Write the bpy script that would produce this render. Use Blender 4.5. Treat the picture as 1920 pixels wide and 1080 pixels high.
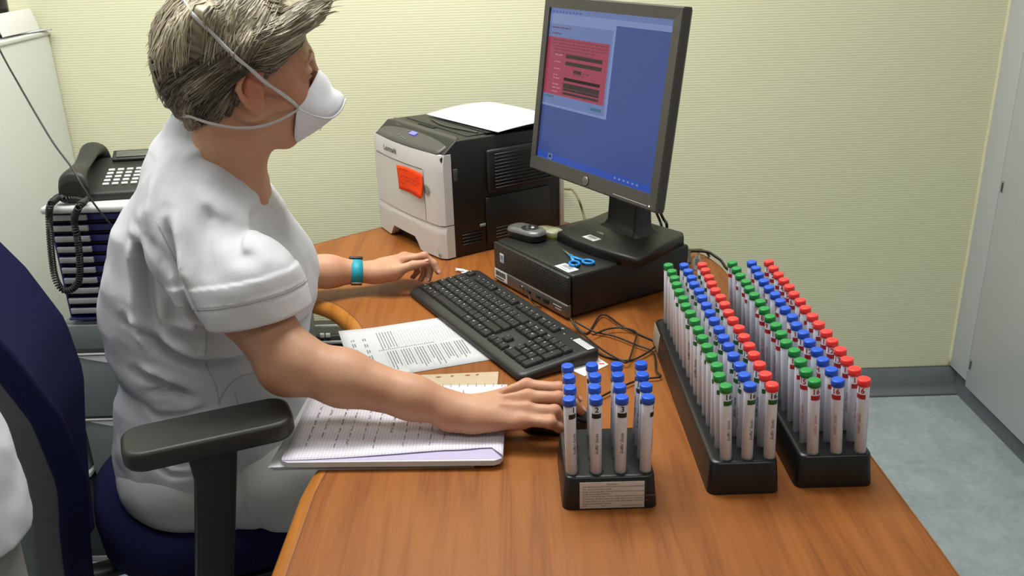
import bpy, bmesh, math, random
import numpy as np
from mathutils import Vector, Matrix, noise
random.seed(7)
QUICK = False
for o in list(bpy.data.objects): bpy.data.objects.remove(o)
scene = bpy.context.scene
COL = scene.collection
PI = math.pi

# ---------------------------------------------------------------- camera
CF, CPITCH, CROLL, CH = 1703.382, 0.3796646, -0.0299191, 1.484820
def _cam():
    cp, sp = math.cos(CPITCH), math.sin(CPITCH)
    F = Vector((0, cp, -sp)); R = Vector((1, 0, 0)); U = Vector((0, sp, cp))
    cr, sr = math.cos(CROLL), math.sin(CROLL)
    return cr*R + sr*U, -sr*R + cr*U, F
CR_, CU_, CFW = _cam()
cam_data = bpy.data.cameras.new('camera')
cam = bpy.data.objects.new('camera', cam_data); COL.objects.link(cam)
cam_data.sensor_width = 36.0; cam_data.lens = CF/1920*36.0
cam_data.clip_start = 0.02; cam_data.clip_end = 50
m3 = Matrix((CR_, CU_, -CFW)).transposed()
cam.matrix_world = Matrix.Translation((0, 0, CH)) @ m3.to_4x4()
scene.camera = cam

# ---------------------------------------------------------------- world, light, exposure
scene.view_settings.view_transform = 'Standard'
scene.view_settings.look = 'None'
scene.view_settings.gamma = 1.0
scene.view_settings.use_curve_mapping = False
scene.view_settings.exposure = 0.0
world = bpy.data.worlds.new('world'); scene.world = world; world.use_nodes = True
bg = world.node_tree.nodes['Background']
bg.inputs[0].default_value = (0.80, 0.88, 1.0, 1); bg.inputs[1].default_value = 0.75

def area_light(name, loc, size, sy, power, color, rot=(0, 0, 0)):
    l = bpy.data.lights.new(name, 'AREA'); l.shape = 'RECTANGLE'
    l.size = size; l.size_y = sy; l.energy = power; l.color = color
    o = bpy.data.objects.new(name, l); COL.objects.link(o)
    o.location = loc; o.rotation_euler = rot
    return o
area_light('ceiling_area_light', (-0.15, 1.85, 2.62), 1.2, 0.5, 41.5, (1.0, 0.99, 0.95))
area_light('ceiling_area_light', (-1.2, 1.5, 2.62), 1.2, 0.5, 20, (0.97, 0.985, 1.0))  # added fill lamp, unseen, put in to brighten the seated woman's back
area_light('ceiling_area_light', (0.7, -0.1, 2.62), 1.2, 0.5, 11, (1.0, 0.985, 0.95))

# ---------------------------------------------------------------- helpers
def ray(u, v):
    return CFW*CF + CR_*(u-960) - CU_*(v-540)
def D(u, v, z=0.74):
    "point of the horizontal plane at height z"
    d = ray(u, v); t = (z-CH)/d.z
    return Vector((d.x*t, d.y*t, z))
def W(u, v, y):
    "point of the upright plane at depth y"
    d = ray(u, v); t = y/d.y
    return Vector((d.x*t, y, CH+d.z*t))
def WX(u, v, x):
    d = ray(u, v); t = x/d.x
    return Vector((x, d.y*t, CH+d.z*t))

def lin(c):
    c = c/255.0
    return c/12.92 if c <= 0.04045 else ((c+0.055)/1.055)**2.4
def rgb(r, g, b): return (lin(r), lin(g), lin(b), 1)

def mat(name, col, rough=0.5, metal=0.0, spec=0.5, noise_amt=0.0, noise_scale=40, bump=0.0, bump_scale=200, emis=None, emis_s=0, alpha=None, trans=0, sss=0, coat=0):
    m = bpy.data.materials.new(name); m.use_nodes = True
    nt = m.node_tree; b = nt.nodes['Principled BSDF']
    b.inputs['Base Color'].default_value = col
    b.inputs['Roughness'].default_value = rough
    b.inputs['Metallic'].default_value = metal
    b.inputs['Specular IOR Level'].default_value = spec
    if coat: b.inputs['Coat Weight'].default_value = coat
    if trans:
        b.inputs['Transmission Weight'].default_value = trans
    if sss:
        b.inputs['Subsurface Weight'].default_value = sss
        b.inputs['Subsurface Radius'].default_value = (0.012, 0.005, 0.003)
        b.inputs['Subsurface Scale'].default_value = 1.0
    if emis:
        b.inputs['Emission Color'].default_value = emis
        b.inputs['Emission Strength'].default_value = emis_s
    tc = nt.nodes.new('ShaderNodeTexCoord')
    if noise_amt:
        n = nt.nodes.new('ShaderNodeTexNoise'); n.inputs['Scale'].default_value = noise_scale
        n.inputs['Detail'].default_value = 4
        nt.links.new(tc.outputs['Object'], n.inputs['Vector'])
        r = nt.nodes.new('ShaderNodeMapRange')
        r.inputs['From Min'].default_value = 0.3; r.inputs['From Max'].default_value = 0.7
        r.inputs['To Min'].default_value = 1-noise_amt; r.inputs['To Max'].default_value = 1+noise_amt
        nt.links.new(n.outputs['Fac'], r.inputs['Value'])
        mx = nt.nodes.new('ShaderNodeVectorMath'); mx.operation = 'SCALE'
        mx.inputs[0].default_value = col[:3]
        nt.links.new(r.outputs['Result'], mx.inputs['Scale'])
        nt.links.new(mx.outputs[0], b.inputs['Base Color'])
    if bump:
        n = nt.nodes.new('ShaderNodeTexNoise'); n.inputs['Scale'].default_value = bump_scale
        n.inputs['Detail'].default_value = 3
        nt.links.new(tc.outputs['Object'], n.inputs['Vector'])
        bp = nt.nodes.new('ShaderNodeBump'); bp.inputs['Strength'].default_value = bump
        bp.inputs['Distance'].default_value = 0.002
        nt.links.new(n.outputs['Fac'], bp.inputs['Height'])
        nt.links.new(bp.outputs[0], b.inputs['Normal'])
    return m

class MB:
    def __init__(s): s.bm = bmesh.new()
    def face(s, pts, mi=0, smooth=False):
        vs = [s.bm.verts.new(p) for p in pts]
        f = s.bm.faces.new(vs); f.material_index = mi; f.smooth = smooth
        return f
    def absorb(s, o, M=None, mi=None):
        if M is not None: o.transform(M)
        mp = {}
        for v in o.verts: mp[v] = s.bm.verts.new(v.co)
        for f in o.faces:
            try: g = s.bm.faces.new([mp[v] for v in f.verts])
            except ValueError: continue
            g.material_index = f.material_index if mi is None else mi; g.smooth = f.smooth
        o.free()
    def box(s, c, sz, r=0.0, seg=2, mi=0, M=None):
        b = bmesh.new()
        bmesh.ops.create_cube(b, size=1.0)
        b.transform(Matrix.Translation(c) @ Matrix.Diagonal((sz[0], sz[1], sz[2], 1)))
        if r > 0:
            bmesh.ops.bevel(b, geom=b.edges[:], offset=min(r, min(sz)*0.49), segments=seg, profile=0.5, affect='EDGES')
            for f in b.faces: f.smooth = True
        s.absorb(b, M, mi)
    def lathe(s, prof, c=(0, 0, 0), n=24, mi=0, cap0=True, cap1=True, M=None, smooth=True):
        b = bmesh.new(); rings = []
        for (r, z) in prof:
            rings.append([b.verts.new((c[0]+r*math.cos(2*PI*i/n), c[1]+r*math.sin(2*PI*i/n), c[2]+z)) for i in range(n)])
        for a, d in zip(rings, rings[1:]):
            for i in range(n):
                f = b.faces.new((a[i], a[(i+1) % n], d[(i+1) % n], d[i])); f.smooth = smooth
        if cap0: b.faces.new(rings[0][::-1])
        if cap1: b.faces.new(rings[-1])
        s.absorb(b, M, mi)
    def tube(s, pts, r, n=8, mi=0, taper=None, flat=1.0, up=None):
        pts = [Vector(p) for p in pts]
        rings = []
        prevn = None
        for i, p in enumerate(pts):
            t = (pts[min(i+1, len(pts)-1)]-pts[max(i-1, 0)])
            if t.length < 1e-9: t = Vector((0, 0, 1))
            t.normalize()
            if prevn is None:
                a = Vector(up) if up is not None else (Vector((0, 0, 1)) if abs(t.z) < 0.9 else Vector((1, 0, 0)))
                nn = (a - t*a.dot(t)).normalized()
            else:
                nn = (prevn - t*prevn.dot(t))
                nn = nn.normalized() if nn.length > 1e-6 else prevn
            prevn = nn; bn = t.cross(nn)
            rr = r if taper is None else r*taper(i/(len(pts)-1))
            rings.append([s.bm.verts.new(p + nn*(rr*flat*math.cos(2*PI*k/n)) + bn*(rr*math.sin(2*PI*k/n))) for k in range(n)])
        for a, d in zip(rings, rings[1:]):
            for i in range(n):
                f = s.bm.faces.new((a[i], a[(i+1) % n], d[(i+1) % n], d[i])); f.smooth = True; f.material_index = mi
        f = s.bm.faces.new(rings[0][::-1]); f.material_index = mi
        f = s.bm.faces.new(rings[-1]); f.material_index = mi
    def prism(s, poly, z0, z1, mi=0, bev=0.0, seg=2, M=None, smooth=False):
        b = bmesh.new()
        lo = [b.verts.new((p[0], p[1], z0)) for p in poly]; hi = [b.verts.new((p[0], p[1], z1)) for p in poly]
        n = len(poly)
        b.faces.new(lo[::-1]); top = b.faces.new(hi)
        for i in range(n):
            f = b.faces.new((lo[i], lo[(i+1) % n], hi[(i+1) % n], hi[i])); f.smooth = smooth
        if bev > 0:
            es = [e for e in b.edges if all(v in hi for v in e.verts)]
            bmesh.ops.bevel(b, geom=es, offset=bev, segments=seg, profile=0.5, affect='EDGES')
            for f in b.faces: f.smooth = True
        s.absorb(b, M, mi)
    def grid(s, rows, mi=0, smooth=True, closed=False):
        vs = [[s.bm.verts.new(p) for p in r] for r in rows]
        for a, b in zip(vs, vs[1:]):
            for i in range(len(a)-(0 if closed else 1)):
                j = (i+1) % len(a)
                f = s.bm.faces.new((a[i], a[j], b[j], b[i])); f.smooth = smooth; f.material_index = mi
        return vs
    def build(s, name, mats, parent=None, world=False, mods=(), sharp=None, fixn=True):
        if fixn: bmesh.ops.recalc_face_normals(s.bm, faces=s.bm.faces[:])
        me = bpy.data.meshes.new(name)
        if world and parent is not None:
            s.bm.transform(parent.matrix_basis.inverted())
        s.bm.to_mesh(me); s.bm.free()
        if not isinstance(mats, (list, tuple)): mats = [mats]
        for m in mats: me.materials.append(m)
        if sharp is not None:
            me.set_sharp_from_angle(angle=sharp)
        o = bpy.data.objects.new(name, me); COL.objects.link(o)
        if parent is not None: o.parent = parent
        for (t, kw) in mods:
            md = o.modifiers.new(t.lower(), t)
            for k, v in kw.items(): setattr(md, k, v)
        return o

def tag(o, label=None, cat=None, group=None, kind=None):
    if label: o['label'] = label
    if cat: o['category'] = cat
    if group: o['group'] = group
    if kind: o['kind'] = kind
    return o
def thing(name, label, cat, loc=(0, 0, 0), rz=0.0, group=None, rot=None):
    o = bpy.data.objects.new(name, None); COL.objects.link(o)
    o.empty_display_size = 0.02
    o.location = loc; o.rotation_euler = rot if rot is not None else (0, 0, rz)
    o.matrix_basis  # evaluated from loc / rot
    return tag(o, label, cat, group)
def copy_tree(o, parent=None):
    c = o.copy(); COL.objects.link(c); c.parent = parent
    for ch in list(o.children): copy_tree(ch, c)
    return c
def rrect(w, d, r, seg=6, cx=0, cy=0):
    pts = []
    for (sx, sy, a0) in ((1, 1, 0), (-1, 1, PI/2), (-1, -1, PI), (1, -1, 1.5*PI)):
        for i in range(seg+1):
            a = a0+PI/2*i/seg
            pts.append((cx+sx*(w/2-r)+r*math.cos(a), cy+sy*(d/2-r)+r*math.sin(a)))
    return pts
def spline(pts, n=8):
    "Catmull-Rom through pts"
    P = [Vector(p) for p in pts]; P = [P[0]*2-P[1]]+P+[P[-1]*2-P[-2]]
    out = []
    for i in range(1, len(P)-2):
        for k in range(n):
            t = k/n
            a, b, c, d = P[i-1], P[i], P[i+1], P[i+2]
            out.append(0.5*((2*b)+(c-a)*t+(2*a-5*b+4*c-d)*t*t+(3*b-a-3*c+d)*t**3))
    out.append(P[-2]); return out

_tcache = {}
def text_bm(s, size=0.01, shear=0.0, align='CENTER', extr=0.0, bold=0.0):
    key = (s, shear, align, bold)
    if key not in _tcache:
        cu = bpy.data.curves.new('t', 'FONT'); cu.body = s; cu.size = 1.0; cu.shear = shear
        cu.align_x = align; cu.align_y = 'CENTER'; cu.resolution_u = 2; cu.offset = bold
        ob = bpy.data.objects.new('t', cu); COL.objects.link(ob)
        dg = bpy.context.evaluated_depsgraph_get()
        me = bpy.data.meshes.new_from_object(ob.evaluated_get(dg))
        COL.objects.unlink(ob); bpy.data.objects.remove(ob)
        _tcache[key] = me
    b = bmesh.new(); b.from_mesh(_tcache[key])
    for f in b.faces: f.smooth = False
    b.transform(Matrix.Scale(size, 4))
    return b
def frame(o, ex, ey):
    "matrix with text x along ex, y along ey, z = cross"
    ex = Vector(ex).normalized(); ey = Vector(ey); ey = (ey-ex*ey.dot(ex)).normalized(); ez = ex.cross(ey)
    M = Matrix((ex, ey, ez)).transposed().to_4x4(); M.translation = Vector(o)
    return M

# ---------------------------------------------------------------- materials
M = {}
M['black'] = mat('black_plastic', rgb(26, 26, 25), 0.42, noise_amt=0.08, noise_scale=60, bump=0.12, bump_scale=900)
M['black2'] = mat('rack_black', rgb(22, 23, 24), 0.34, noise_amt=0.1, noise_scale=30, bump=0.08, bump_scale=700)
M['rubber'] = mat('armrest_rubber', rgb(38, 37, 34), 0.45, bump=0.15, bump_scale=1200, noise_amt=0.1)
M['char'] = mat('charcoal_plastic', rgb(70, 68, 64), 0.45, noise_amt=0.05, bump=0.1, bump_scale=900)
M['bezel'] = mat('monitor_bezel', rgb(72, 70, 66), 0.42, metal=0.2, noise_amt=0.04)
M['silver'] = mat('silver_plastic', rgb(150, 146, 140), 0.3, metal=0.7, noise_amt=0.05)
M['steel'] = mat('steel', rgb(190, 190, 188), 0.25, metal=1.0, noise_amt=0.05)
M['white'] = mat('white_plastic', rgb(205, 203, 200), 0.4, noise_amt=0.02, noise_scale=15)
M['paper'] = mat('paper', rgb(204, 206, 210), 0.85, spec=0.2, noise_amt=0.015, noise_scale=30)
M['label'] = mat('paper_label', rgb(222, 222, 220), 0.6, noise_amt=0.02, noise_scale=60)
M['ink'] = mat('black_ink', rgb(28, 28, 30), 0.6, noise_amt=0.05)
M['greyink'] = mat('grey_ink', rgb(120, 120, 128), 0.7, noise_amt=0.1, noise_scale=300)
M['blueink'] = mat('pencil_ink', rgb(135, 135, 160), 0.7, noise_amt=0.1, noise_scale=300)
M['redink'] = mat('red_ink', rgb(205, 70, 70), 0.7, noise_amt=0.1, noise_scale=300)
M['legend'] = mat('key_legend', rgb(225, 225, 220), 0.5, noise_amt=0.03)
M['navy'] = mat('navy_fabric', rgb(24, 26, 62), 0.9, spec=0.15, noise_amt=0.25, noise_scale=700, bump=0.5, bump_scale=1500)
M['shell'] = mat('grey_shell', rgb(78, 82, 82), 0.55, noise_amt=0.05)
M['grey'] = mat('grey_metal', rgb(122, 130, 130), 0.5, noise_amt=0.04, noise_scale=8)
M['lgrey'] = mat('light_grey', rgb(196, 198, 196), 0.45, noise_amt=0.03, noise_scale=8)
M['handle'] = mat('white_handle_recess', rgb(245, 245, 245), 0.4, noise_amt=0.02)
M['dslot'] = mat('dark_slot', rgb(14, 14, 16), 0.8, noise_amt=0.1)
M['navyplastic'] = mat('navy_plastic', rgb(40, 42, 108), 0.4, noise_amt=0.06)
M['beige'] = mat('beige_plastic', rgb(190, 180, 150), 0.5, noise_amt=0.03)
M['penwhite'] = mat('pen_barrel', rgb(226, 230, 242), 0.38, noise_amt=0.03, noise_scale=60, sss=0.0)
M['capblue'] = mat('cap_blue', rgb(26, 86, 205), 0.3, noise_amt=0.04)
M['capgreen'] = mat('cap_green', rgb(28, 142, 66), 0.3, noise_amt=0.04)
M['capred'] = mat('cap_red', rgb(255, 62, 58), 0.3, noise_amt=0.04)
M['bandgreen'] = mat('band_green', rgb(14, 92, 36), 0.5, noise_amt=0.05)
M['bandred'] = mat('band_red', rgb(176, 28, 38), 0.5, noise_amt=0.05)
M['bandblack'] = mat('band_black', rgb(24, 24, 26), 0.5, noise_amt=0.05)
M['scisblue'] = mat('scissor_blue', rgb(22, 128, 200), 0.3, noise_amt=0.03)
M['orange'] = mat('orange_note', rgb(245, 72, 20), 0.75, spec=0.2, noise_amt=0.04, noise_scale=40)
M['teal'] = mat('teal_band', rgb(20, 150, 170), 0.5, noise_amt=0.03)
M['yellow'] = mat('yellow_plastic', rgb(215, 215, 60), 0.3, noise_amt=0.05)
M['clear'] = mat('clear_plastic', rgb(225, 225, 200), 0.15, noise_amt=0.03, trans=0.75)
M['fabric'] = mat('white_cotton', rgb(206, 207, 212), 0.85, spec=0.2, noise_amt=0.02, noise_scale=20, bump=0.35, bump_scale=900)
M['trouser'] = mat('trouser_cotton', rgb(198, 198, 198), 0.85, spec=0.2, noise_amt=0.02, noise_scale=20, bump=0.35, bump_scale=900)
M['mask'] = mat('mask_fibre', rgb(226, 228, 234), 0.8, spec=0.2, noise_amt=0.03, noise_scale=60, bump=0.25, bump_scale=900)
M['strap'] = mat('mask_strap', rgb(196, 196, 196), 0.6, noise_amt=0.04, noise_scale=300)
M['cable'] = mat('cable_black', rgb(20, 20, 20), 0.45, noise_amt=0.05)
M['cable_b'] = mat('cable_beige', rgb(128, 118, 84), 0.5, noise_amt=0.05)
M['eye'] = mat('eye_white', rgb(215, 210, 205), 0.2, noise_amt=0.02)
M['iris'] = mat('eye_iris', rgb(60, 70, 70), 0.2, noise_amt=0.1)

def skin_mat():
    m = mat('skin', rgb(214, 164, 136), 0.48, spec=0.35, sss=0.12)
    nt = m.node_tree; b = nt.nodes['Principled BSDF']
    tc = nt.nodes.new('ShaderNodeTexCoord')
    n = nt.nodes.new('ShaderNodeTexNoise'); n.inputs['Scale'].default_value = 14; n.inputs['Detail'].default_value = 6
    nt.links.new(tc.outputs['Object'], n.inputs['Vector'])
    r = nt.nodes.new('ShaderNodeValToRGB'); e = r.color_ramp.elements
    e[0].position = 0.30; e[0].color = rgb(180, 130, 102); e[1].position = 0.68; e[1].color = rgb(196, 152, 122)
    nt.links.new(n.outputs['Fac'], r.inputs['Fac'])
    # flushed skin: ears, knuckles, face
    at = nt.nodes.new('ShaderNodeAttribute'); at.attribute_name = 'flush'
    mx = nt.nodes.new('ShaderNodeMix'); mx.data_type = 'RGBA'
    mx.inputs['B'].default_value = rgb(186, 106, 82)
    nt.links.new(at.outputs['Fac'], mx.inputs['Factor']); nt.links.new(r.outputs['Color'], mx.inputs['A'])
    nt.links.new(mx.outputs['Result'], b.inputs['Base Color'])
    n2 = nt.nodes.new('ShaderNodeTexNoise'); n2.inputs['Scale'].default_value = 420
    nt.links.new(tc.outputs['Object'], n2.inputs['Vector'])
    bp = nt.nodes.new('ShaderNodeBump'); bp.inputs['Strength'].default_value = 0.18; bp.inputs['Distance'].default_value = 0.001
    nt.links.new(n2.outputs['Fac'], bp.inputs['Height']); nt.links.new(bp.outputs[0], b.inputs['Normal'])
    return m
M['skin'] = skin_mat()

def hair_mat():
    m = mat('hair', rgb(120, 112, 96), 0.42, spec=0.5)
    nt = m.node_tree; b = nt.nodes['Principled BSDF']
    at = nt.nodes.new('ShaderNodeAttribute'); at.attribute_name = 'tone'
    r = nt.nodes.new('ShaderNodeValToRGB'); e = r.color_ramp.elements
    e[0].position = 0.0; e[0].color = rgb(62, 55, 44); e[1].position = 1.0; e[1].color = rgb(206, 196, 170)
    k = r.color_ramp.elements.new(0.45); k.color = rgb(124, 115, 95)
    nt.links.new(at.outputs['Fac'], r.inputs['Fac'])
    tc = nt.nodes.new('ShaderNodeTexCoord')
    n = nt.nodes.new('ShaderNodeTexNoise'); n.inputs['Scale'].default_value = 90
    nt.links.new(tc.outputs['Object'], n.inputs['Vector'])
    mr = nt.nodes.new('ShaderNodeMapRange'); mr.inputs['To Min'].default_value = 0.75; mr.inputs['To Max'].default_value = 1.2
    nt.links.new(n.outputs['Fac'], mr.inputs['Value'])
    vm = nt.nodes.new('ShaderNodeVectorMath'); vm.operation = 'SCALE'
    nt.links.new(r.outputs['Color'], vm.inputs[0]); nt.links.new(mr.outputs['Result'], vm.inputs['Scale'])
    nt.links.new(vm.outputs[0], b.inputs['Base Color'])
    return m
M['hair'] = hair_mat()

def wood_mat(name, c1, c2, c3):
    m = bpy.data.materials.new(name); m.use_nodes = True; nt = m.node_tree; b = nt.nodes['Principled BSDF']
    b.inputs['Roughness'].default_value = 0.42; b.inputs['Specular IOR Level'].default_value = 0.32
    tc = nt.nodes.new('ShaderNodeTexCoord')
    mp = nt.nodes.new('ShaderNodeMapping'); mp.inputs['Scale'].default_value = (17, .9, 1)
    mp.inputs['Rotation'].default_value = (0, 0, -0.10)
    nt.links.new(tc.outputs['Object'], mp.inputs['Vector'])
    n1 = nt.nodes.new('ShaderNodeTexNoise'); n1.inputs['Scale'].default_value = 1.3; n1.inputs['Detail'].default_value = 5; n1.inputs['Distortion'].default_value = 0.7
    nt.links.new(mp.outputs[0], n1.inputs['Vector'])
    wv = nt.nodes.new('ShaderNodeMath'); wv.operation = 'MULTIPLY'; wv.inputs[1].default_value = 7.0
    nt.links.new(n1.outputs['Fac'], wv.inputs[0])
    fr = nt.nodes.new('ShaderNodeMath'); fr.operation = 'PINGPONG'; fr.inputs[1].default_value = 1.0
    nt.links.new(wv.outputs[0], fr.inputs[0])
    mp2 = nt.nodes.new('ShaderNodeMapping'); mp2.inputs['Scale'].default_value = (160, 6, 1); mp2.inputs['Rotation'].default_value = (0, 0, -0.10)
    nt.links.new(tc.outputs['Object'], mp2.inputs['Vector'])
    n2 = nt.nodes.new('ShaderNodeTexNoise'); n2.inputs['Scale'].default_value = 1.6; n2.inputs['Detail'].default_value = 4
    nt.links.new(mp2.outputs[0], n2.inputs['Vector'])
    ad = nt.nodes.new('ShaderNodeMath'); ad.operation = 'MULTIPLY_ADD'; ad.inputs[1].default_value = 0.50
    nt.links.new(fr.outputs[0], ad.inputs[0])
    s2 = nt.nodes.new('ShaderNodeMath'); s2.operation = 'MULTIPLY'; s2.inputs[1].default_value = 0.7
    nt.links.new(n2.outputs['Fac'], s2.inputs[0]); nt.links.new(s2.outputs[0], ad.inputs[2])
    r = nt.nodes.new('ShaderNodeValToRGB'); e = r.color_ramp.elements
    e[0].position = 0.25; e[0].color = c1; e[1].position = 0.85; e[1].color = c3
    k = e.new(0.48); k.color = c2
    nt.links.new(ad.outputs[0], r.inputs['Fac']); nt.links.new(r.outputs['Color'], b.inputs['Base Color'])
    bp = nt.nodes.new('ShaderNodeBump'); bp.inputs['Strength'].default_value = 0.06; bp.inputs['Distance'].default_value = 0.001
    nt.links.new(n2.outputs['Fac'], bp.inputs['Height']); nt.links.new(bp.outputs[0], b.inputs['Normal'])
    return m
M['wood'] = wood_mat('cherry_laminate', rgb(124, 70, 28), rgb(138, 80, 33), rgb(148, 89, 39))
M['woodedge'] = wood_mat('edge_wood', rgb(150, 92, 34), rgb(168, 106, 40), rgb(178, 116, 48))

def wallpaper():
    m = bpy.data.materials.new('ribbed_wallpaper'); m.use_nodes = True; nt = m.node_tree; b = nt.nodes['Principled BSDF']
    b.inputs['Roughness'].default_value = 0.8; b.inputs['Specular IOR Level'].default_value = 0.2
    tc = nt.nodes.new('ShaderNodeTexCoord')
    sx = nt.nodes.new('ShaderNodeSeparateXYZ'); nt.links.new(tc.outputs['Object'], sx.inputs[0])
    mu = nt.nodes.new('ShaderNodeMath'); mu.operation = 'MULTIPLY'; mu.inputs[1].default_value = 2*PI/0.0072
    nt.links.new(sx.outputs['Z'], mu.inputs[0])
    si = nt.nodes.new('ShaderNodeMath'); si.operation = 'SINE'; nt.links.new(mu.outputs[0], si.inputs[0])
    mp = nt.nodes.new('ShaderNodeMapping'); mp.inputs['Scale'].default_value = (60, 1, 240)
    nt.links.new(tc.outputs['Object'], mp.inputs['Vector'])
    n = nt.nodes.new('ShaderNodeTexNoise'); n.inputs['Scale'].default_value = 1.0; n.inputs['Detail'].default_value = 3
    nt.links.new(mp.outputs[0], n.inputs['Vector'])
    ad = nt.nodes.new('ShaderNodeMath'); ad.operation = 'MULTIPLY_ADD'; ad.inputs[1].default_value = 0.35
    nt.links.new(si.outputs[0], ad.inputs[0]); nt.links.new(n.outputs['Fac'], ad.inputs[2])
    bp = nt.nodes.new('ShaderNodeBump'); bp.inputs['Strength'].default_value = 0.30; bp.inputs['Distance'].default_value = 0.0012
    nt.links.new(ad.outputs[0], bp.inputs['Height']); nt.links.new(bp.outputs[0], b.inputs['Normal'])
    r = nt.nodes.new('ShaderNodeMapRange'); r.inputs['From Min'].default_value = -0.1; r.inputs['From Max'].default_value = 1.1
    r.inputs['To Min'].default_value = 0.965; r.inputs['To Max'].default_value = 1.02
    nt.links.new(ad.outputs[0], r.inputs['Value'])
    vm = nt.nodes.new('ShaderNodeVectorMath'); vm.operation = 'SCALE'; vm.inputs[0].default_value = rgb(220, 220, 187)[:3]
    nt.links.new(r.outputs['Result'], vm.inputs['Scale']); nt.links.new(vm.outputs[0], b.inputs['Base Color'])
    return m
M['wall'] = wallpaper()
def floor_mat():
    m = bpy.data.materials.new('vinyl_floor'); m.use_nodes = True; nt = m.node_tree; b = nt.nodes['Principled BSDF']
    b.inputs['Roughness'].default_value = 0.45
    tc = nt.nodes.new('ShaderNodeTexCoord')
    n = nt.nodes.new('ShaderNodeTexNoise'); n.inputs['Scale'].default_value = 9; n.inputs['Detail'].default_value = 8; n.inputs['Roughness'].default_value = 0.7
    nt.links.new(tc.outputs['Object'], n.inputs['Vector'])
    v = nt.nodes.new('ShaderNodeTexVoronoi'); v.inputs['Scale'].default_value = 55
    nt.links.new(tc.outputs['Object'], v.inputs['Vector'])
    ad = nt.nodes.new('ShaderNodeMath'); ad.operation = 'MULTIPLY_ADD'; ad.inputs[1].default_value = 0.22
    nt.links.new(v.outputs['Color'], ad.inputs[0]); nt.links.new(n.outputs['Fac'], ad.inputs[2])
    r = nt.nodes.new('ShaderNodeValToRGB'); e = r.color_ramp.elements
    e[0].position = 0.35; e[0].color = rgb(146, 158, 164); e[1].position = 0.85; e[1].color = rgb(176, 188, 194)
    nt.links.new(ad.outputs[0], r.inputs['Fac']); nt.links.new(r.outputs['Color'], b.inputs['Base Color'])
    return m
M['floor'] = floor_mat()
M['base'] = mat('baseboard_vinyl', rgb(104, 110, 114), 0.55, noise_amt=0.06, noise_scale=12)
M['cab'] = mat('cabinet_laminate', rgb(186, 189, 192), 0.45, noise_amt=0.02, noise_scale=5)
M['cabw'] = mat('white_cabinet', rgb(206, 210, 206), 0.5, noise_amt=0.02, noise_scale=5)
M['caulk'] = mat('caulk', rgb(216, 212, 180), 0.7, noise_amt=0.05, noise_scale=60)
M['ceil'] = mat('ceiling_paint', rgb(225, 225, 220), 0.9, noise_amt=0.02)
M['white_wall'] = mat('painted_wall', rgb(205, 205, 196), 0.85, noise_amt=0.02)

# ---------------------------------------------------------------- the room
YW = 2.6765; XR = 1.437; XL = -1.9; YB = -2.2; ZC = 2.65
def slab(name, lo, hi, m):
    b = MB(); c = [(l+h)/2 for l, h in zip(lo, hi)]; sz = [h-l for l, h in zip(lo, hi)]
    b.box(c, sz); o = b.build(name, m); o['kind'] = 'structure'; return o
slab('floor', (XL-.1, YB-.1, -.06), (XR+.7, YW+.1, 0), M['floor'])
slab('ceiling', (XL-.1, YB-.1, ZC), (XR+.7, YW+.1, ZC+.06), M['ceil'])
slab('wall_back', (XL-.1, YW, 0), (XR+.7, YW+.1, ZC), M['wall'])
slab('wall_left', (XL-.1, YB, 0), (XL, YW, ZC), M['white_wall'])
slab('wall_right', (XR+.6, YB, 0), (XR+.7, YW, ZC), M['white_wall'])
slab('wall_front', (XL-.1, YB-.1, 0), (XR+.7, YB, ZC), M['white_wall'])
b = MB()
prof = [(0, 0), (-.03, 0), (-.02, .006), (-.010, .016), (-.004, .03), (-.004, .094), (0, .096)]
b.grid([[(x, YW+p[0], p[1]) for p in prof] for x in (XL, XR+.03)], smooth=True)
o = b.build('baseboard_back', M['base']); o['kind'] = 'structure'
b = MB(); b.tube([(XL, YW-.002, .098), (XR, YW-.002, .098)], .003, n=6); 
pts = [(XR-.001+random.uniform(-.0008, .0008), YW-.003, .1+i*.03) for i in range(80)]
b.tube(pts, .0065, n=6)
o = b.build('trim_1', M['caulk']); o['kind'] = 'structure'

# right hand fitted cupboard wall
t = thing('storage_cupboard', 'tall pale grey flat-fronted cupboard along the right side wall above the dark plinth', 'cupboard', (XR+.3, 1.5, 0))
b = MB(); b.box((XR+.30, 1.45, 1.33), (.56, 2.44, 2.42), .002); b.build('carcass', M['cab'], t, world=True)
b = MB(); b.box((XR+.30, 1.45, .06), (.548, 2.44, .12), 0); b.build('plinth', M['base'], t, world=True)
b = MB(); b.box((XR+.009, 2.6185, 1.352), (.022, .112, 2.506), .0008); b.build('filler_strip', M['cab'], t, world=True)
b = MB(); b.box((XR+.009, 2.036, 1.345), (.022, 1.05, 2.53), .0012); 
dr = b.build('door', M['cab'], t, world=True)
for (z0) in (.738, .162):
    b = MB(); b.box((XR-.0025, 2.548, z0), (.003, .012, .034), .001)
    b.box((XR-.0045, 2.5465, z0), (.002, .004, .026), 0, mi=1)
    b.build('door_slot', [M['steel'], M['char']], dr, world=False).location = (0, 0, 0)
for ch in dr.children:
    ch.data.transform(Matrix.Translation(-t.location))

# white cabinet, far left
t = thing('white_cabinet', 'tall white metal cabinet at the far left against the cream wall', 'cabinet', (-1.55, 2.1, 0))
b = MB(); b.box((-1.575, 2.12, .62), (.57, 1.1, 1.235), .004); b.build('body', M['cabw'], t, world=True)
b = MB(); b.box((-1.575, 2.12, 1.2395), (.58, 1.11, .012), .003); b.build('top_panel', M['cabw'], t, world=True)
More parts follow.
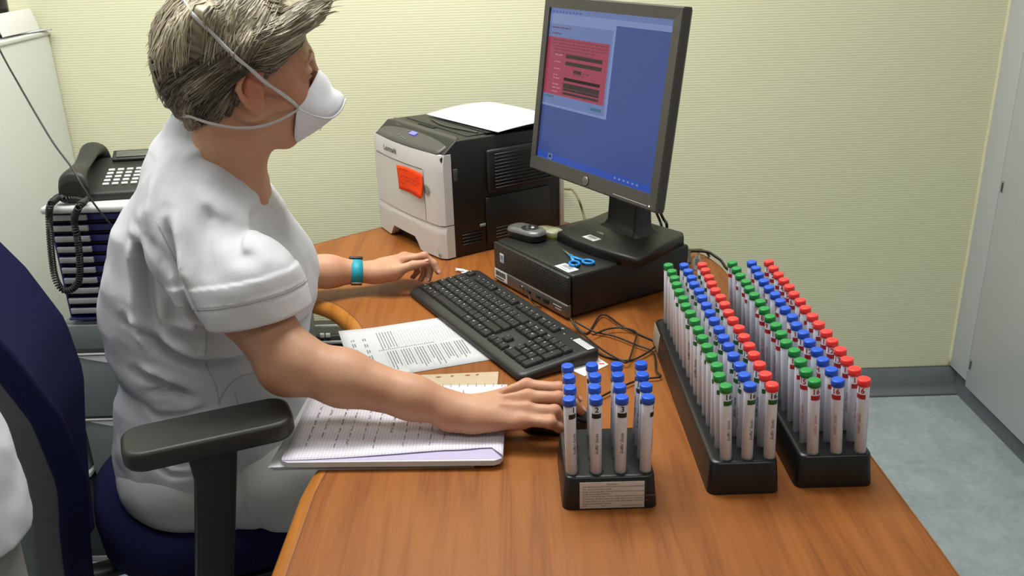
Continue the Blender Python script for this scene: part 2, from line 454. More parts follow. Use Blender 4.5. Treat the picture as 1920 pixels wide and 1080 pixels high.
# ---------------------------------------------------------------- desk
def smooth_outline():
    L = []
    L += [(-.322, .42), (-.318, .8), (-.314, 1.10)]
    L += [tuple(p[:2]) for p in spline([(-.314, 1.10, 0), (-.306, 1.16, 0), (-.283, 1.26, 0), (-.268, 1.38, 0), (-.278, 1.50, 0), (-.318, 1.64, 0), (-.352, 1.72, 0), (-.41, 1.80, 0), (-.50, 1.855, 0), (-.62, 1.88, 0), (-.80, 1.88, 0)], 6)][1:]
    L += [tuple(p[:2]) for p in spline([(-.82, 1.89, 0), (-.83, 1.91, 0), (-.81, 1.965, 0)], 3)]
    L += [tuple(p[:2]) for p in spline([(-.552, 2.173, 0), (-.36, 2.332, 0), (-.31, 2.352, 0), (-.2, 2.356, 0)], 3)]
    L += [tuple(p[:2]) for p in spline([(.12, 2.35, 0), (.18, 2.315, 0), (.42, 2.10, 0), (.462, 2.05, 0), (.484, 1.98, 0), (.492, 1.90, 0), (.500, 1.75, 0)], 5)]
    L += [(.528, 1.2), (.534, .95), (.537, .42)]
    return [Vector((x, y)) for x, y in L][::-1]   # counter clockwise? fixed below
OUT = smooth_outline()
area = sum(a.x*b.y-b.x*a.y for a, b in zip(OUT, OUT[1:]+OUT[:1]))
if area < 0: OUT = OUT[::-1]
n = len(OUT)
def inset(w):
    res = []
    for i in range(n):
        a = OUT[i-1]; b = OUT[i]; c = OUT[(i+1) % n]
        d1 = (b-a).normalized(); d2 = (c-b).normalized()
        n1 = Vector((-d1.y, d1.x)); n2 = Vector((-d2.y, d2.x)); nn = (n1+n2).normalized()
        ww = w(b); res.append(b+nn*(ww/max(.5, nn.dot(n1))))
    return res
def bw(p):
    # wide rounded band along the sitter's side and the left edge, thin elsewhere
    if p.x < -.25 and p.y < 1.9: return .024
    if p.y < 1.9 and p.x < 0: return .024
    return .006
t = desk = thing('corner_desk', 'cherry wood corner desk with a curved cut-out and rounded edge', 'desk', (.1, 1.3, 0))
ins = inset(bw)
b = MB(); b.prism([(p.x, p.y) for p in ins], .712, .74); b.build('worktop', M['wood'], t, world=True)
b = MB(); rows = []
for (fx, z) in ((1.0, .7398), (.9, .7403), (.55, .7395), (.25, .736), (.06, .730), (0, .722), (.06, .714), (.3, .709), (1.0, .709)):
    q = inset(lambda p, fx=fx: bw(p)*fx); rows.append([(p.x, p.y, z) for p in q])
b.grid(rows, closed=True); b.build('edge_band', M['woodedge'], t, world=True)
b = MB(); q = inset(lambda p: bw(p)+.0006); q2 = inset(lambda p: bw(p)-.0008)
b.grid([[(p.x, p.y, .7404) for p in q], [(p.x, p.y, .7404) for p in q2]], closed=True); b.build('edge_seam', mat('seam_brown', rgb(104, 60, 28), .6, noise_amt=.1), t, world=True)
for (x, y) in ((.49, .50), (.46, 1.9), (-.74, 1.98), (.02, 2.25)):
    b = MB(); b.box((x, y, .356), (.05, .05, .704), .006); b.build('leg', M['char'], t, world=True)
b = MB(); b.box((.48, 1.2, .60), (.018, 1.3, .2), .002); b.build('side_panel', M['char'], t, world=True)
# thing glimpsed through the cut-out
t = thing('power_strip', 'grey power strip with black slots seen through the desk cut-out behind the elbow', 'power strip', (-.585, 2.57, .0))
b = MB(); b.box((-.575, 2.585, .17), (.30, .12, .34), .006); b.build('housing', M['char'], t, world=True)
for (u, v, w_, h_) in ((604, 629, .030, .014), (615, 629, .030, .014)):
    p = W(u, v, 2.522)
    b = MB(); b.box((p.x, 2.522, p.z), (w_*.45, .008, h_), .002); b.build('socket', M['label'], t, world=True)
for (u, v, w_) in ((612, 612, .11), (622, 642, .09)):
    p = W(u, v, 2.522); b = MB(); b.box((p.x, 2.523, p.z), (w_, .006, .010), .002); b.build('trim_bar', M['lgrey'], t, world=True)

# ---------------------------------------------------------------- pens and racks
PR = .0079
def pen_meshes():
    d = {}
    b = MB(); b.lathe([(PR*.9, -.0008), (PR, -.0003), (PR, .104), (PR*.93, .106)], n=24, cap1=True); d['barrel'] = b.build('barrel', M['penwhite'])
    for c in ('blue', 'green', 'red'):
        b = MB(); b.lathe([(.0080, .1046), (.0089, .1050), (.0089, .1120), (.0086, .1136), (.0078, .1143), (.0070, .1144)], n=28); d['cap'+c] = b.build('cap', M['cap'+c])
    for c in ('black', 'green', 'red'):
        b = MB(); a0, a1 = -.95, .75
        k = 10; rows = [[((PR+.0003)*math.cos(a0+(a1-a0)*i/k), (PR+.0003)*math.sin(a0+(a1-a0)*i/k), z) for i in range(k+1)] for z in (.0862, .0932)]
        b.grid(rows); 
        rows = [[((PR+.0003)*math.cos(2.6+.5*i/4), (PR+.0003)*math.sin(2.6+.5*i/4), z) for i in range(5)] for z in (.0862, .0932)]
        b.grid(rows); d['band'+c] = b.build('colour_band', M['band'+c], fixn=False)
    return d
def wrap(bmx, r=PR+.0004, a0=0.0, z0=0.0, vertical=False):
    for v in bmx.verts:
        x, y = v.co.x, v.co.y
        if vertical: x, y = -y, x
        a = a0+x/r; v.co = Vector((r*math.cos(a), r*math.sin(a), z0+y))
    return bmx
PM = pen_meshes()
TX = {}
for c in ('black', 'green', 'red'):
    for k in range(1, 17):
        b = MB(); b.absorb(wrap(text_bm(str(k), .0112, bold=.02), a0=-.08, z0=.0988))
        TX[c, k] = b.build('number', M['bandblack'] if c != 'red' else M['bandred'], fixn=False)
    b = MB(); bm_ = text_bm("Sniffin' Sticks", .0062, shear=.35)
    bmesh.ops.triangulate(bm_, faces=bm_.faces[:]); b.absorb(wrap(bm_, a0=-.05, z0=.047, vertical=True))
    bm_ = text_bm("Burghart", .0080, bold=.02); b.absorb(wrap(bm_, a0=2.75, z0=.040, vertical=True))
    bm_ = text_bm("www.burghart-mt.de", .0032); b.absorb(wrap(bm_, a0=1.5, z0=.055, vertical=True))
    TX['s', c] = b.build('lettering', {'black': M['ink'], 'green': M['bandblack'], 'red': mat('faded_red', rgb(196, 110, 120), .6, noise_amt=.1)}[c], fixn=False)
proto = list(PM.values())+list(TX.values())
for o in proto: COL.objects.unlink(o)

def make_pen(x, y, z, cap, band, num, yaw, lean, label, group):
    t = thing('felt_tip_pen', label, 'pen', (x, y, z), group=group)
    tilt = Vector((lean[0], lean[1], .115)).normalized()
    q = Vector((0, 0, 1)).rotation_difference(tilt).to_matrix() @ Matrix.Rotation(yaw, 3, 'Z')
    t.rotation_euler = q.to_euler()
    for src in (PM['barrel'], PM['cap'+cap], PM['band'+band], TX[band, num], TX['s', band]):
        c = src.copy(); COL.objects.link(c); c.parent = t
    return t

def ordn(k): return ['frontmost', 'second', 'third', 'fourth', 'fifth', 'sixth', 'seventh', 'eighth', 'ninth', 'tenth', 'eleventh', 'twelfth', 'thirteenth', 'fourteenth', 'fifteenth', 'rearmost'][k]
def make_rack(x0, x1, y0, y1, h, label, holes, tap=.004):
    cx, cy = (x0+x1)/2, (y0+y1)/2
    t = thing('pen_rack', label, 'rack', (cx, cy, .74))
    b = MB(); b2 = bmesh.new()
    po = rrect(x1-x0, y1-y0, .012, 6); pi_ = rrect(x1-x0-2*tap, y1-y0-2*tap, .012, 6)
    rings = []
    for (pl, z) in ((po, .0), (po, .002), (pi_, h-.003)):
        rings.append([(p[0], p[1], z) for p in pl])
    rings.append([(p[0]*(1-.0016/(x1-x0)*2), p[1]*(1-.0016/(y1-y0)*2), h-.0008) for p in pi_])
    rings.append([(p[0]*(1-.006/(x1-x0)*2), p[1]*(1-.006/(y1-y0)*2), h) for p in pi_])
    vs = b.grid(rings, closed=True)
    b.bm.faces.new(vs[-1]); b.bm.faces.new(vs[0][::-1])
    b.build('block', M['black2'], t, sharp=.9)
    for (hx, hy) in holes:
        b = MB(); r0 = .0092
        b.lathe([(r0+.0008, h+.0001), (r0+.0006, h+.0007), (r0-.0006, h+.0006), (r0-.001, h-.0001)], (hx-cx, hy-cy, 0), n=16, cap0=False, cap1=False)
        b.build('hole_rim', M['black2'], t)
    return t
H = .049; ZT = .74+H
# small rack
sx = [.0743+i*.0333 for i in range(4)]; sy = [1.059+j*.0325 for j in range(4)]
shift = [0, -.0, .002, .003]
rk = make_rack(.060, .190, 1.040, 1.178, H, 'small square black pen rack with a printed warning label, holding blue-capped pens', [(x+.0015*j, y) for j, y in enumerate(sy) for x in sx])
b = MB(); b.box((0, 0, 0), (.088, .0010, .0405), .0004); 
lab = b.build('warning_label', M['beige'] if False else mat('cream_label', rgb(206, 196, 186), .6, noise_amt=.03), rk)
lab.location = (.0025, -.0692+.0012, .0225); lab.rotation_euler = (-.05, 0, 0)
lines = ['Attention', "Lids shall not be left off the pens. Keep closed immediately.", 'Do not open without need.', 'Keep stored upright. Protect from heat and direct sunlight.', 'Keep away from children.', 'Do not touch the tip. Wear odourless gloves when handling the pens', 'at all times, present each pen only once to every subject.', 'In case of skin or eye contact rinse thoroughly with plenty of', 'water and consult a doctor.', 'Tel:                    Fax:                    www.burghart-mt.de']
b = MB()
for i, s in enumerate(lines):
    b.absorb(text_bm(s, .0036 if i else .0040, align='LEFT' if i else 'CENTER'), Matrix.Translation((-.040 if i else 0, 0, 0)))
    for v in b.bm.verts:
        if not v.tag:
            v.co = Vector((v.co.x, -.0008, .0172-i*.0037+v.co.y)); v.tag = True
b.build('printed_text', M['greyink'], lab, fixn=False)
snum = [[1, 2, 3, 4], [5, 6, 7, 8], [9, 10, 11, 12], [13, 14, 15, 16]]
yw_s = {(0, 0): -PI/2+.75, (0, 1): -PI/2+.12, (0, 2): -PI/2+.12, (0, 3): -PI/2+1.25, (1, 3): -PI/2-.25, (1, 2): -PI/2+.1, (1, 1): -PI/2+.7, (2, 3): -PI/2-.5}
cols4 = ['leftmost', 'second', 'third', 'rightmost']
for j in range(4):
    for i in range(4):
        rr = ['front', 'second', 'third', 'back'][j]
        make_pen(sx[i]+.0015*j+random.uniform(-.0006, .0006), sy[j], ZT, 'blue', 'black', snum[j][i], yw_s.get((j, i), random.uniform(-2.8, -.2)), ((i-1.5)*.0008-(.001 if i == 0 else 0)+random.uniform(-.001, .001), random.uniform(-.001, .001)),
                 f'blue-capped white felt-tip pen with black band, {rr} row of the small rack, {cols4[i]} column', 'blue-capped pens in the small square rack')
# left long rack
lx = [.2900, .3200, .3500]
hl = [(x, 1.083+k*.0312) for x in lx for k in range(16)]
rk = make_rack(.2640, .3645, 1.0655, 1.571, H, 'left long black pen rack, beside the small square rack, pens with green bands', hl)
b = MB(); b.box((0, 0, 0), (.0008, .060, .036), .0003)
o = b.build('side_label', mat('side_label', rgb(150, 140, 122), .6, noise_amt=.06), rk); o.location = (-.0486, .2150, .0245); o.rotation_euler = (0, .085, 0)
rng = random.Random(3)
nm3 = [('green', 'left'), ('blue', 'middle'), ('red', 'right')]
vis_l = {(0, 0): .35, (1, 0): .35, (2, 0): .15, (2, 2): -.4, (0, 2): -.2, (1, 3): .1}
for i, (cap, cn) in enumerate(nm3):
    for k in range(16):
        yaw = -PI/2 + vis_l.get((i, k), rng.uniform(-1.7, 1.4))
        make_pen(lx[i]+rng.uniform(-.0006, .0006), 1.083+k*.0312, ZT, cap, 'green', 16-k, yaw, (-.004+rng.uniform(-.0016, .0016)-(.002 if i == 0 else 0)+(.0015*(i == 0 and k > 12)), rng.uniform(-.0012, .0012)),
                 f'{cap}-capped white pen with green band, {ordn(k)} of the {cn} column in the left long rack', 'pens in the left long rack')
rx = [.4130, .4465, .4800]
hr = [(x, 1.091+k*.0309) for x in rx for k in range(16)]
rk = make_rack(.3890, .4985, 1.0755, 1.576, H, 'right long black pen rack by the desk edge, pens with red bands', hr)
vis_r = {(0, 0): .1, (1, 0): -.55, (2, 0): -.75, (0, 2): .0, (0, 3): -.1, (1, 1): .1}
for i, (cap, cn) in enumerate(nm3):
    for k in range(16):
        yaw = -PI/2 + vis_r.get((i, k), rng.uniform(-1.2, .6) if i == 2 else rng.uniform(-1.7, 1.3))
        make_pen(rx[i]+rng.uniform(-.0006, .0006), 1.091+k*.0309, ZT, cap, 'red', 16-k, yaw, (-.0085+rng.uniform(-.0016, .0016), rng.uniform(-.0012, .0012)),
                 f'{cap}-capped white pen with red band, {ordn(k)} of the {cn} column in the right long rack', 'pens in the right long rack')

# ---------------------------------------------------------------- computer case
PCW, PCD, PCH = .285, .319, .096
PCX = Vector((.1147, 1.6776, .74)); PCA = -1.01156
t = pc = thing('desktop_computer', 'black slim desktop computer case lying flat under the monitor', 'computer', PCX, PCA)
# local: x from -PCW..0 front width, y depth
b = MB(); b.box((-PCW/2, PCD/2+.004, PCH/2+.003), (PCW, PCD-.008, PCH-.006), .006, 3)
for sx_ in (-.25, -.04):
    for sy_ in (.03, .28): b.lathe([(.012, 0), (.012, .004)], (sx_, sy_, 0), n=12)
b.build('case', M['black'], t, sharp=1.0)
honey = bpy.data.materials.new('honeycomb_mesh'); honey.use_nodes = True
nt = honey.node_tree; bb = nt.nodes['Principled BSDF']; bb.inputs['Roughness'].default_value = .45
tc = nt.nodes.new('ShaderNodeTexCoord'); vo = nt.nodes.new('ShaderNodeTexVoronoi'); vo.inputs['Scale'].default_value = 170; vo.inputs['Randomness'].default_value = 0.25
nt.links.new(tc.outputs['Object'], vo.inputs['Vector'])
cr = nt.nodes.new('ShaderNodeValToRGB'); cr.color_ramp.elements[0].position = .25; cr.color_ramp.elements[0].color = rgb(8, 8, 8); cr.color_ramp.elements[1].position = .45; cr.color_ramp.elements[1].color = rgb(40, 40, 38)
nt.links.new(vo.outputs['Distance'], cr.inputs['Fac']); nt.links.new(cr.outputs['Color'], bb.inputs['Base Color'])
bp = nt.nodes.new('ShaderNodeBump'); bp.inputs['Distance'].default_value = .002; bp.inputs['Strength'].default_value = .7
nt.links.new(vo.outputs['Distance'], bp.inputs['Height']); nt.links.new(bp.outputs[0], bb.inputs['Normal'])
b = MB(); b.box((-PCW/2, .001, .064), (PCW-.004, .010, .060), .004, 2); fr_ = b.build('front_grille', honey, t)
b = MB(); b.box((-PCW/2, .0005, .0195), (PCW-.004, .012, .029), .003, 2); b.build('silver_strip', mat('strip_silver', rgb(118, 112, 106), .35, metal=.6, noise_amt=.08, noise_scale=20), t)
b = MB(); b.box((-PCW+.034, -.0062, .022), (.052, .001, .023), 0, mi=0)
for k in range(16):
    b.box((-PCW+.014+k*.0026, -.0069, .025), (.0006+.0012*(k*7 % 3)/2, .0006, .011), 0, mi=1)
b.box((-PCW+.030, -.0069, .0145), (.034, .0006, .0025), 0, mi=1)
b.build('barcode_sticker', [M['label'], M['ink']], t)
b = MB(); b.box((-PCW+.038, -.0045, .064), (.016, .001, .021), .0003); b.box((-PCW+.038, -.0053, .066), (.010, .0006, .010), 0, mi=1); b.build('badge_sticker', [mat('badge', rgb(190, 200, 210), .3, noise_amt=.03), M['blueink']], t)
b = MB(); b.box((-.105, -.0060, .020), (.014, .002, .006), .0005, mi=0)
b.build('port', M['dslot'], t)
b = MB(); b.box((-.14, -.0060, .020), (.014, .002, .006), .0005, mi=0); b.build('port', M['dslot'], t)
b = MB(); b.lathe([(.0, 0), (.0055, .001), (.0055, .003)], n=16, M=Matrix.Translation((-.165, -.006, .021)) @ Matrix.Rotation(PI/2, 4, 'X')); b.build('power_button', M['steel'], t)
b = MB(); b.box((-.075, -.0060, .020), (.020, .0025, .009), .0005); b.build('port', M['dslot'], t)
b = MB(); b.box((-.035, -.0060, .023), (.030, .0008, .0012), 0); b.box((-.032, -.0060, .017), (.020, .0008, .0010), 0); b.build('printed_mark', M['lgrey'], t)
def top_label(name, u, v, z, w, d, a, parent=None, lab=None, bars=True):
    p = D(u, v, z)
    t = thing(name, lab, 'sticker', p, a) if parent is None else None
    return p
PM4 = pc.matrix_basis
def on(parent, name, u, v, z, w, d, a, mats, bars=0):
    "flat sticker at height z above the floor on a thing; a is its world angle"
    p = D(u, v, z); b = MB()
    Mx = Matrix.Translation(p) @ Matrix.Rotation(a, 4, 'Z')
    b.box((0, 0, .0004), (w, d, .0008), .0002, M=Mx)
    for k in range(bars):
        b.box((-w*.32+k*w*.64/bars, d*.12, .0009), (w*.64/bars*(.25+.4*(k*5 % 3)/2), d*.42, .0003), 0, mi=1, M=Mx)
    if bars: b.box((0, -d*.28, .0009), (w*.5, d*.08, .0003), 0, mi=1, M=Mx)
    return b.build(name, mats, parent, world=True)
on(pc, 'asset_sticker', 1062.5, 502.5, .836, .048, .027, PCA, [M['label'], M['greyink']], 14)

# ---------------------------------------------------------------- monitor
MW, MH = .40, .32
t = thing('computer_monitor', 'grey-framed flat computer monitor with a blue screen standing on the computer case', 'monitor', (.235, 1.88, .836), -1.031)
mon = t
tilt = .135; ang = -1.031
BR = Vector((.272, 1.668, 1.002))
ex = Vector((math.cos(ang), math.sin(ang), 0)); nn = Vector((-math.sin(ang), math.cos(ang), 0))
ez = math.cos(tilt)*Vector((0, 0, 1))+math.sin(tilt)*nn; eb = math.cos(tilt)*nn-math.sin(tilt)*Vector((0, 0, 1))
# screen frame matrix: x right, y depth(back), z up ; origin at screen's lower right corner
SM = Matrix((ex, eb, ez)).transposed().to_4x4(); SM.translation = BR
bl, brr, bt, bbm = .018, .026, .024, .031
b = MB()
xo0, xo1, zo0, zo1 = -MW-bl, brr, -bbm, MH+bt
def ring(b, x0, x1, z0, z1, X0, X1, Z0, Z1, y, Y, mi=0):
    A = [(x0, y, z0), (x1, y, z0), (x1, y, z1), (x0, y, z1)]; B = [(X0, Y, Z0), (X1, Y, Z0), (X1, Y, Z1), (X0, Y, Z1)]
    for i in range(4):
        b.face([SM @ Vector(A[i]), SM @ Vector(A[(i+1) % 4]), SM @ Vector(B[(i+1) % 4]), SM @ Vector(B[i])], mi)
ring(b, -MW, 0, 0, MH, -MW, 0, 0, MH, 0, -.006)
ring(b, -MW, 0, 0, MH, xo0+.003, xo1-.003, zo0+.003, zo1-.003, -.006, -.008)
ring(b, xo0+.003, xo1-.003, zo0+.003, zo1-.003, xo0, xo1, zo0, zo1, -.008, -.005)
ring(b, xo0, xo1, zo0, zo1, xo0, xo1, zo0, zo1, -.005, .010)
b.box(((xo0+xo1)/2, .0095, zo0-.002), (MW*.62, .004, .003), 0, M=SM)
b.build('bezel', M['bezel'], t, world=True)
b = MB()
ring(b, xo0, xo1, zo0, zo1, xo0+.006, xo1-.006, zo0+.006, zo1-.006, .010, .018)
ring(b, xo0+.006, xo1-.006, zo0+.006, zo1-.006, xo0+.07, xo1-.07, zo0+.06, zo1-.06, .018, .058)
b.face([SM @ Vector(p) for p in ((xo0+.07, .058, zo0+.06), (xo1-.07, .058, zo0+.06), (xo1-.07, .058, zo1-.06), (xo0+.07, .058, zo1-.06))])
b.build('rear_housing', M['black'], t, world=True)
# the screen and what it shows
def scr(name, c, s=.55):
    return mat(name, (0.01, 0.01, 0.012, 1), .22, emis=c, emis_s=s*1.12, noise_amt=.0, spec=.3)
SC = [scr('scr_blue', rgb(66, 88, 160)), scr('scr_win', rgb(116, 138, 196)), scr('scr_red', rgb(178, 62, 92)), scr('scr_dark', rgb(44, 26, 30)), scr('scr_bar', rgb(48, 88, 196)), scr('scr_light', rgb(140, 160, 214)), scr('scr_teal', rgb(60, 120, 150)), scr('scr_txt', rgb(120, 50, 80)), scr('scr_pink', rgb(220, 140, 170))]
b = MB()
def sq(x0, x1, z0, z1, mi, lay=1):
    # fractions of the screen, from its lower left corner
    X = lambda f: -MW+MW*f
    Z = lambda f: MH*f
    y = -.0001*lay-.0002
    b.face([SM @ Vector(p) for p in ((X(x0), y, Z(z0)), (X(x1), y, Z(z0)), (X(x1), y, Z(z1)), (X(x0), y, Z(z1)))], mi)
sq(0, 1, 0, 1, 0, 0)
sq(0, 1, .965, 1, 1, 1); sq(0, 1, .93, .965, 5, 1); sq(0, 1, 0, .045, 4, 1)
sq(0.0, .58, .36, .93, 5, 2); sq(.0, .56, .375, .90, 1, 3)
sq(.0, .545, .44, .815, 2, 4)
for (z, h_, x0, x1) in ((.69, .024, .18, .50), (.645, .024, .18, .50), (.60, .022, .26, .33), (.545, .02, .18, .50), (.505, .02, .18, .50), (.475-.02, .0, .18, .50)):
    if h_: sq(x0, x1, z, z+h_, 3, 5)
sq(.18, .50, .545-.0, .565, 3, 5)
for z, h_ in ((.595-.115, .016), (.455, .016)): sq(.18, .50, z, z+h_, 3, 5)
sq(.18, .50, .498, .530, 3, 6)
rs = random.Random(5)
for i in range(5):
    z = .795-i*.020; x = .04+.03*(i > 1)
    while x < (.52 if i < 3 else .40):
        w_ = rs.uniform(.012, .045); sq(x, min(x+w_, .53), z, z+.007, 7, 5); x += w_+.008
for z in (.70, .655, .61, .57, .548, .508, .485, .46):
    x = .08
    for q in range(2): 
        w_ = rs.uniform(.015, .035); sq(x, x+w_, z, z+.007, 8, 5); x += w_+.006
for (x0, x1, z) in ((.03, .20, .873), (.03, .12, .835), (.27, .40, .605), (.27, .36, .588)):
    x = x0
    while x < x1:
        w_ = rs.uniform(.012, .035); sq(x, min(x+w_, x1), z, z+.008, 7, 5); x += w_+.006
sq(.44, .535, .395, .415, 6, 5); sq(.02, .10, .42, .432, 6, 5)
for k in range(9):
    sq(.02+k*.03, .035+k*.03, .972, .982, 4, 3)
sq(.0, .08, .006, .04, 4, 3); sq(.105, .145, .004, .044, 1, 4); sq(.115, .135, .016, .034, 3, 5)
for k in range(6): sq(.70+k*.035, .715+k*.035, .018, .03, 5, 4)
b.build('screen', SC, t, world=True, fixn=False)
# hp badge
b = MB(); b.lathe([(.0095, 0), (.0095, .0008), (.0080, .0012)], n=28, M=SM @ Matrix.Translation((-MW*.5-.002, -.0082, -.0165)) @ Matrix.Rotation(PI/2, 4, 'X'))
b.absorb(text_bm('hp', .0135, shear=.25), SM @ Matrix.Translation((-MW*.5-.002, -.0097, -.0165)) @ Matrix.Rotation(PI/2, 4, 'X'), 1)
b.build('brand_badge', [M['silver'], M['bezel']], t, world=True)
b = MB(); b.box((.005, -.0085, -.0215), (.0026, .001, .0026), 0, M=SM); b.build('power_light', mat('led_white', rgb(240, 240, 240), .3, emis=rgb(240, 250, 255), emis_s=.8, noise_amt=0), t, world=True)
b = MB(); b.box((-.055, -.0078, -.0225), (.105, .0008, .0008), 0, M=SM); b.build('button_line', M['lgrey'], t, world=True)
# stand
b = MB()
bp_ = [Vector(p) for p in ((.103, 1.899), (.138, 1.838), (.178, 1.785), (.252, 1.706), (.372, 1.846), (.375, 1.87), (.232, 2.045))]
cen = sum(bp_, Vector((0, 0)))/len(bp_)
b.prism([tuple(p) for p in bp_], .8365, .858, bev=.006, seg=3)
b.build('base', M['black'], t, world=True)
NM = Matrix.Translation((.262, 1.905, .858)) @ Matrix.Rotation(-1.031, 4, 'Z')
b = MB(); rows = []
for (w_, d_, z, oy) in ((.135, .075, 0, 0), (.112, .062, .006, 0), (.098, .054, .016, .0), (.095, .05, .06, .0), (.095, .05, .16, .0), (.095, .045, .22, .008)):
    rows.append([NM @ Vector((p[0], p[1]+oy, z)) for p in rrect(w_, d_, .010, 4)])
vs = b.grid(rows, closed=True); b.bm.faces.new(vs[-1]); b.build('neck', M['black'], t, world=True)
b = MB(); c_ = D(1125, 451, .858); 
on(mon, 'asset_sticker', 1109.5, 446.5, .8575, .040, .022, PCA, [M['label'], M['greyink']], 12)
# paper clip
p = D(1126, 437, .859)
t = thing('paper_clip', 'small steel paper clip lying on the monitor base', 'paper clip', p, PCA)
b = MB(); b.tube(spline([(-.012, .003, 0), (.010, .003, 0), (.013, 0, 0), (.010, -.003, 0), (-.010, -.003, 0), (-.013, -.0005, 0), (-.010, .0015, 0), (.007, .0015, 0), (.0085, 0, 0), (.007, -.0015, 0), (-.004, -.0015, 0)], 4), .0005, n=6)
ob = b.build('wire', M['steel'], t)
# ---------------------------------------------------------------- keyboard
KO = Vector((.00935, 1.40976, .7405)); KA = -1.0694; KWD = .4935; KD = .1717
t = kb = thing('keyboard', 'black full-size computer keyboard with white legends on the desk', 'keyboard', KO, KA)
b = MB()
def kz(y): return .016+.012*y/KD
def sh(pl, s): 
    c = (-KWD/2, KD/2); return [(c[0]+(p[0]-c[0])*(1-2*s/KWD), c[1]+(p[1]-c[1])*(1-2*s/KD)) for p in pl]
base_pl = rrect(KWD, KD, .016, 7, -KWD/2, KD/2)
rows = [[(p[0], p[1], .0015) for p in sh(base_pl, .004)], [(p[0], p[1], .004) for p in base_pl], [(p[0], p[1], kz(p[1])-.006) for p in base_pl],
        [(p[0], p[1], kz(p[1])-.002) for p in sh(base_pl, .002)], [(p[0], p[1], kz(p[1])) for p in sh(base_pl, .007)]]
vs = b.grid(rows, closed=True); b.bm.faces.new(vs[-1]); b.bm.faces.new(vs[0][::-1])
for sx_ in (-.44, -.05):
    b.box((sx_, .15, .0), (.03, .01, .006), .001)
b.build('housing', M['char'] if False else mat('keyboard_black', rgb(40, 40, 39), .42, noise_amt=.06, bump=.15, bump_scale=900), t, sharp=.8)
kmat = mat('keycap_black', rgb(24, 24, 24), .5, noise_amt=.06, bump=.15, bump_scale=1000)
kw = .0205; X0 = -KWD+.016; Y0 = .020
nkeys = 0
keyrot = math.atan(.012/KD)
def key(x, y, w, h=1.0, leg=None, name='key', leg2=None):
    "x, y: lower left corner in key units"
    global nkeys
    gx = .0012
    cx = X0+(x+w/2)*kw; cy = Y0+(y+h/2)*kw
    sxx = w*kw-gx; syy = h*kw-gx
    b = MB(); rows = []
    for (s, z) in ((0, -.001), (.0006, .003), (.0022, .0065), (.0032, .0072)):
        rows.append([(p[0], p[1]+(.0006 if z > .005 else 0), z) for p in rrect(sxx-2*s, syy-2*s, .0016, 2)])
    vs = b.grid(rows, closed=True); b.bm.faces.new(vs[-1])
    if leg:
        sz = .0062 if len(leg) == 1 else .0042
        if leg2:
            b.absorb(text_bm(leg, .0052), Matrix.Translation((-.0028, .0030, .00735)), 1)
            b.absorb(text_bm(leg2, .0052), Matrix.Translation((-.0028, -.0028, .00735)), 1)
        else:
            b.absorb(text_bm(leg, sz, align='LEFT'), Matrix.Translation((-sxx/2+.0042, .0022, .00735)), 1)
    o = b.build(name, [kmat, M['legend']], kb, fixn=False)
    o.location = (cx, cy, kz(cy)); o.rotation_euler = (keyrot, 0, 0)
    nkeys += 1
    return o
yr = [0, 1, 2, 3, 4]; yf = 5.45
x = 0
for w_, l in ((1.25, 'Ctrl'), (1.25, '⊞'), (1.25, 'Alt')): key(x, 0, w_, leg=l if l != '⊞' else 'W'); x += w_
key(x, 0, 6.25, name='space_bar'); x += 6.25
for w_, l in ((1.25, 'Alt Gr'), (1.25, 'W'), (1.25, 'M'), (1.25, 'Ctrl')): key(x, 0, w_, leg=l); x += w_
x = 0; key(0, 1, 1.25, leg='^'); key(1.25, 1, 1, leg='>', leg2='<'); x = 2.25
for c in 'WXCVBN': key(x, 1, 1, leg=c); x += 1
for a, c in (('?', ','), ('.', ';'), ('/', ':'), ('+', '=')): key(x, 1, 1, leg=a, leg2=c); x += 1
key(x, 1, 15-x, leg='^', name='shift_key')
key(0, 2, 1.75, leg='Caps'); x = 1.75
for c in 'QSDFGHJKLM': key(x, 2, 1, leg=c); x += 1
key(x, 2, 1, leg='%', leg2='u'); x += 1; 
key(x, 2, 15-x, leg='<-', name='enter_key')
key(0, 3, 1.5, leg='Tab'); x = 1.5
for c in 'AZERTYUIOP': key(x, 3, 1, leg=c); x += 1
key(x, 3, 1, leg='^'); x += 1; key(x, 3, 1, leg='$', leg2='*'); x += 1; key(x, 3, 15-x, leg=']')
x = 0
for a, c in zip('~1234567890)+', '²&é"\'(-è_çà°='): key(x, 4, 1, leg=a, leg2=c); x += 1
key(x, 4, 15-x, leg='<--', name='backspace_key')
key(0, yf, 1, leg='Esc'); x = 2
for i in range(12):
    key(x, yf, 1, leg=f'F{i+1}'); x += 1
    if i in (3, 7): x += .5
xn = 15.25
for i, l in enumerate(('Impr', 'Arr', 'Ps')): key(xn+i, yf, 1, leg=l)
for i, l in enumerate(('Ins', 'Home', 'PgU')): key(xn+i, 4, 1, leg=l)
for i, l in enumerate(('Sup', 'Fin', 'PgD')): key(xn+i, 3, 1, leg=l)
key(xn+1, 1, 1, leg='^')
for i, l in enumerate(('<', 'v', '>')): key(xn+i, 0, 1, leg=l)
xp = 18.5
for i, l in enumerate(('Num', '/', '*', '-')): key(xp+i, 4, 1, leg=l)
for i, l in enumerate('789'): key(xp+i, 3, 1, leg=l)
key(xp+3, 2, 1, 2, leg='+')
for i, l in enumerate('456'): key(xp+i, 2, 1, leg=l)
for i, l in enumerate('123'): key(xp+i, 1, 1, leg=l)
key(xp+3, 0, 1, 2, leg='Ent', name='enter_key')
key(xp, 0, 2, leg='0'); key(xp+2, 0, 1, leg='.')
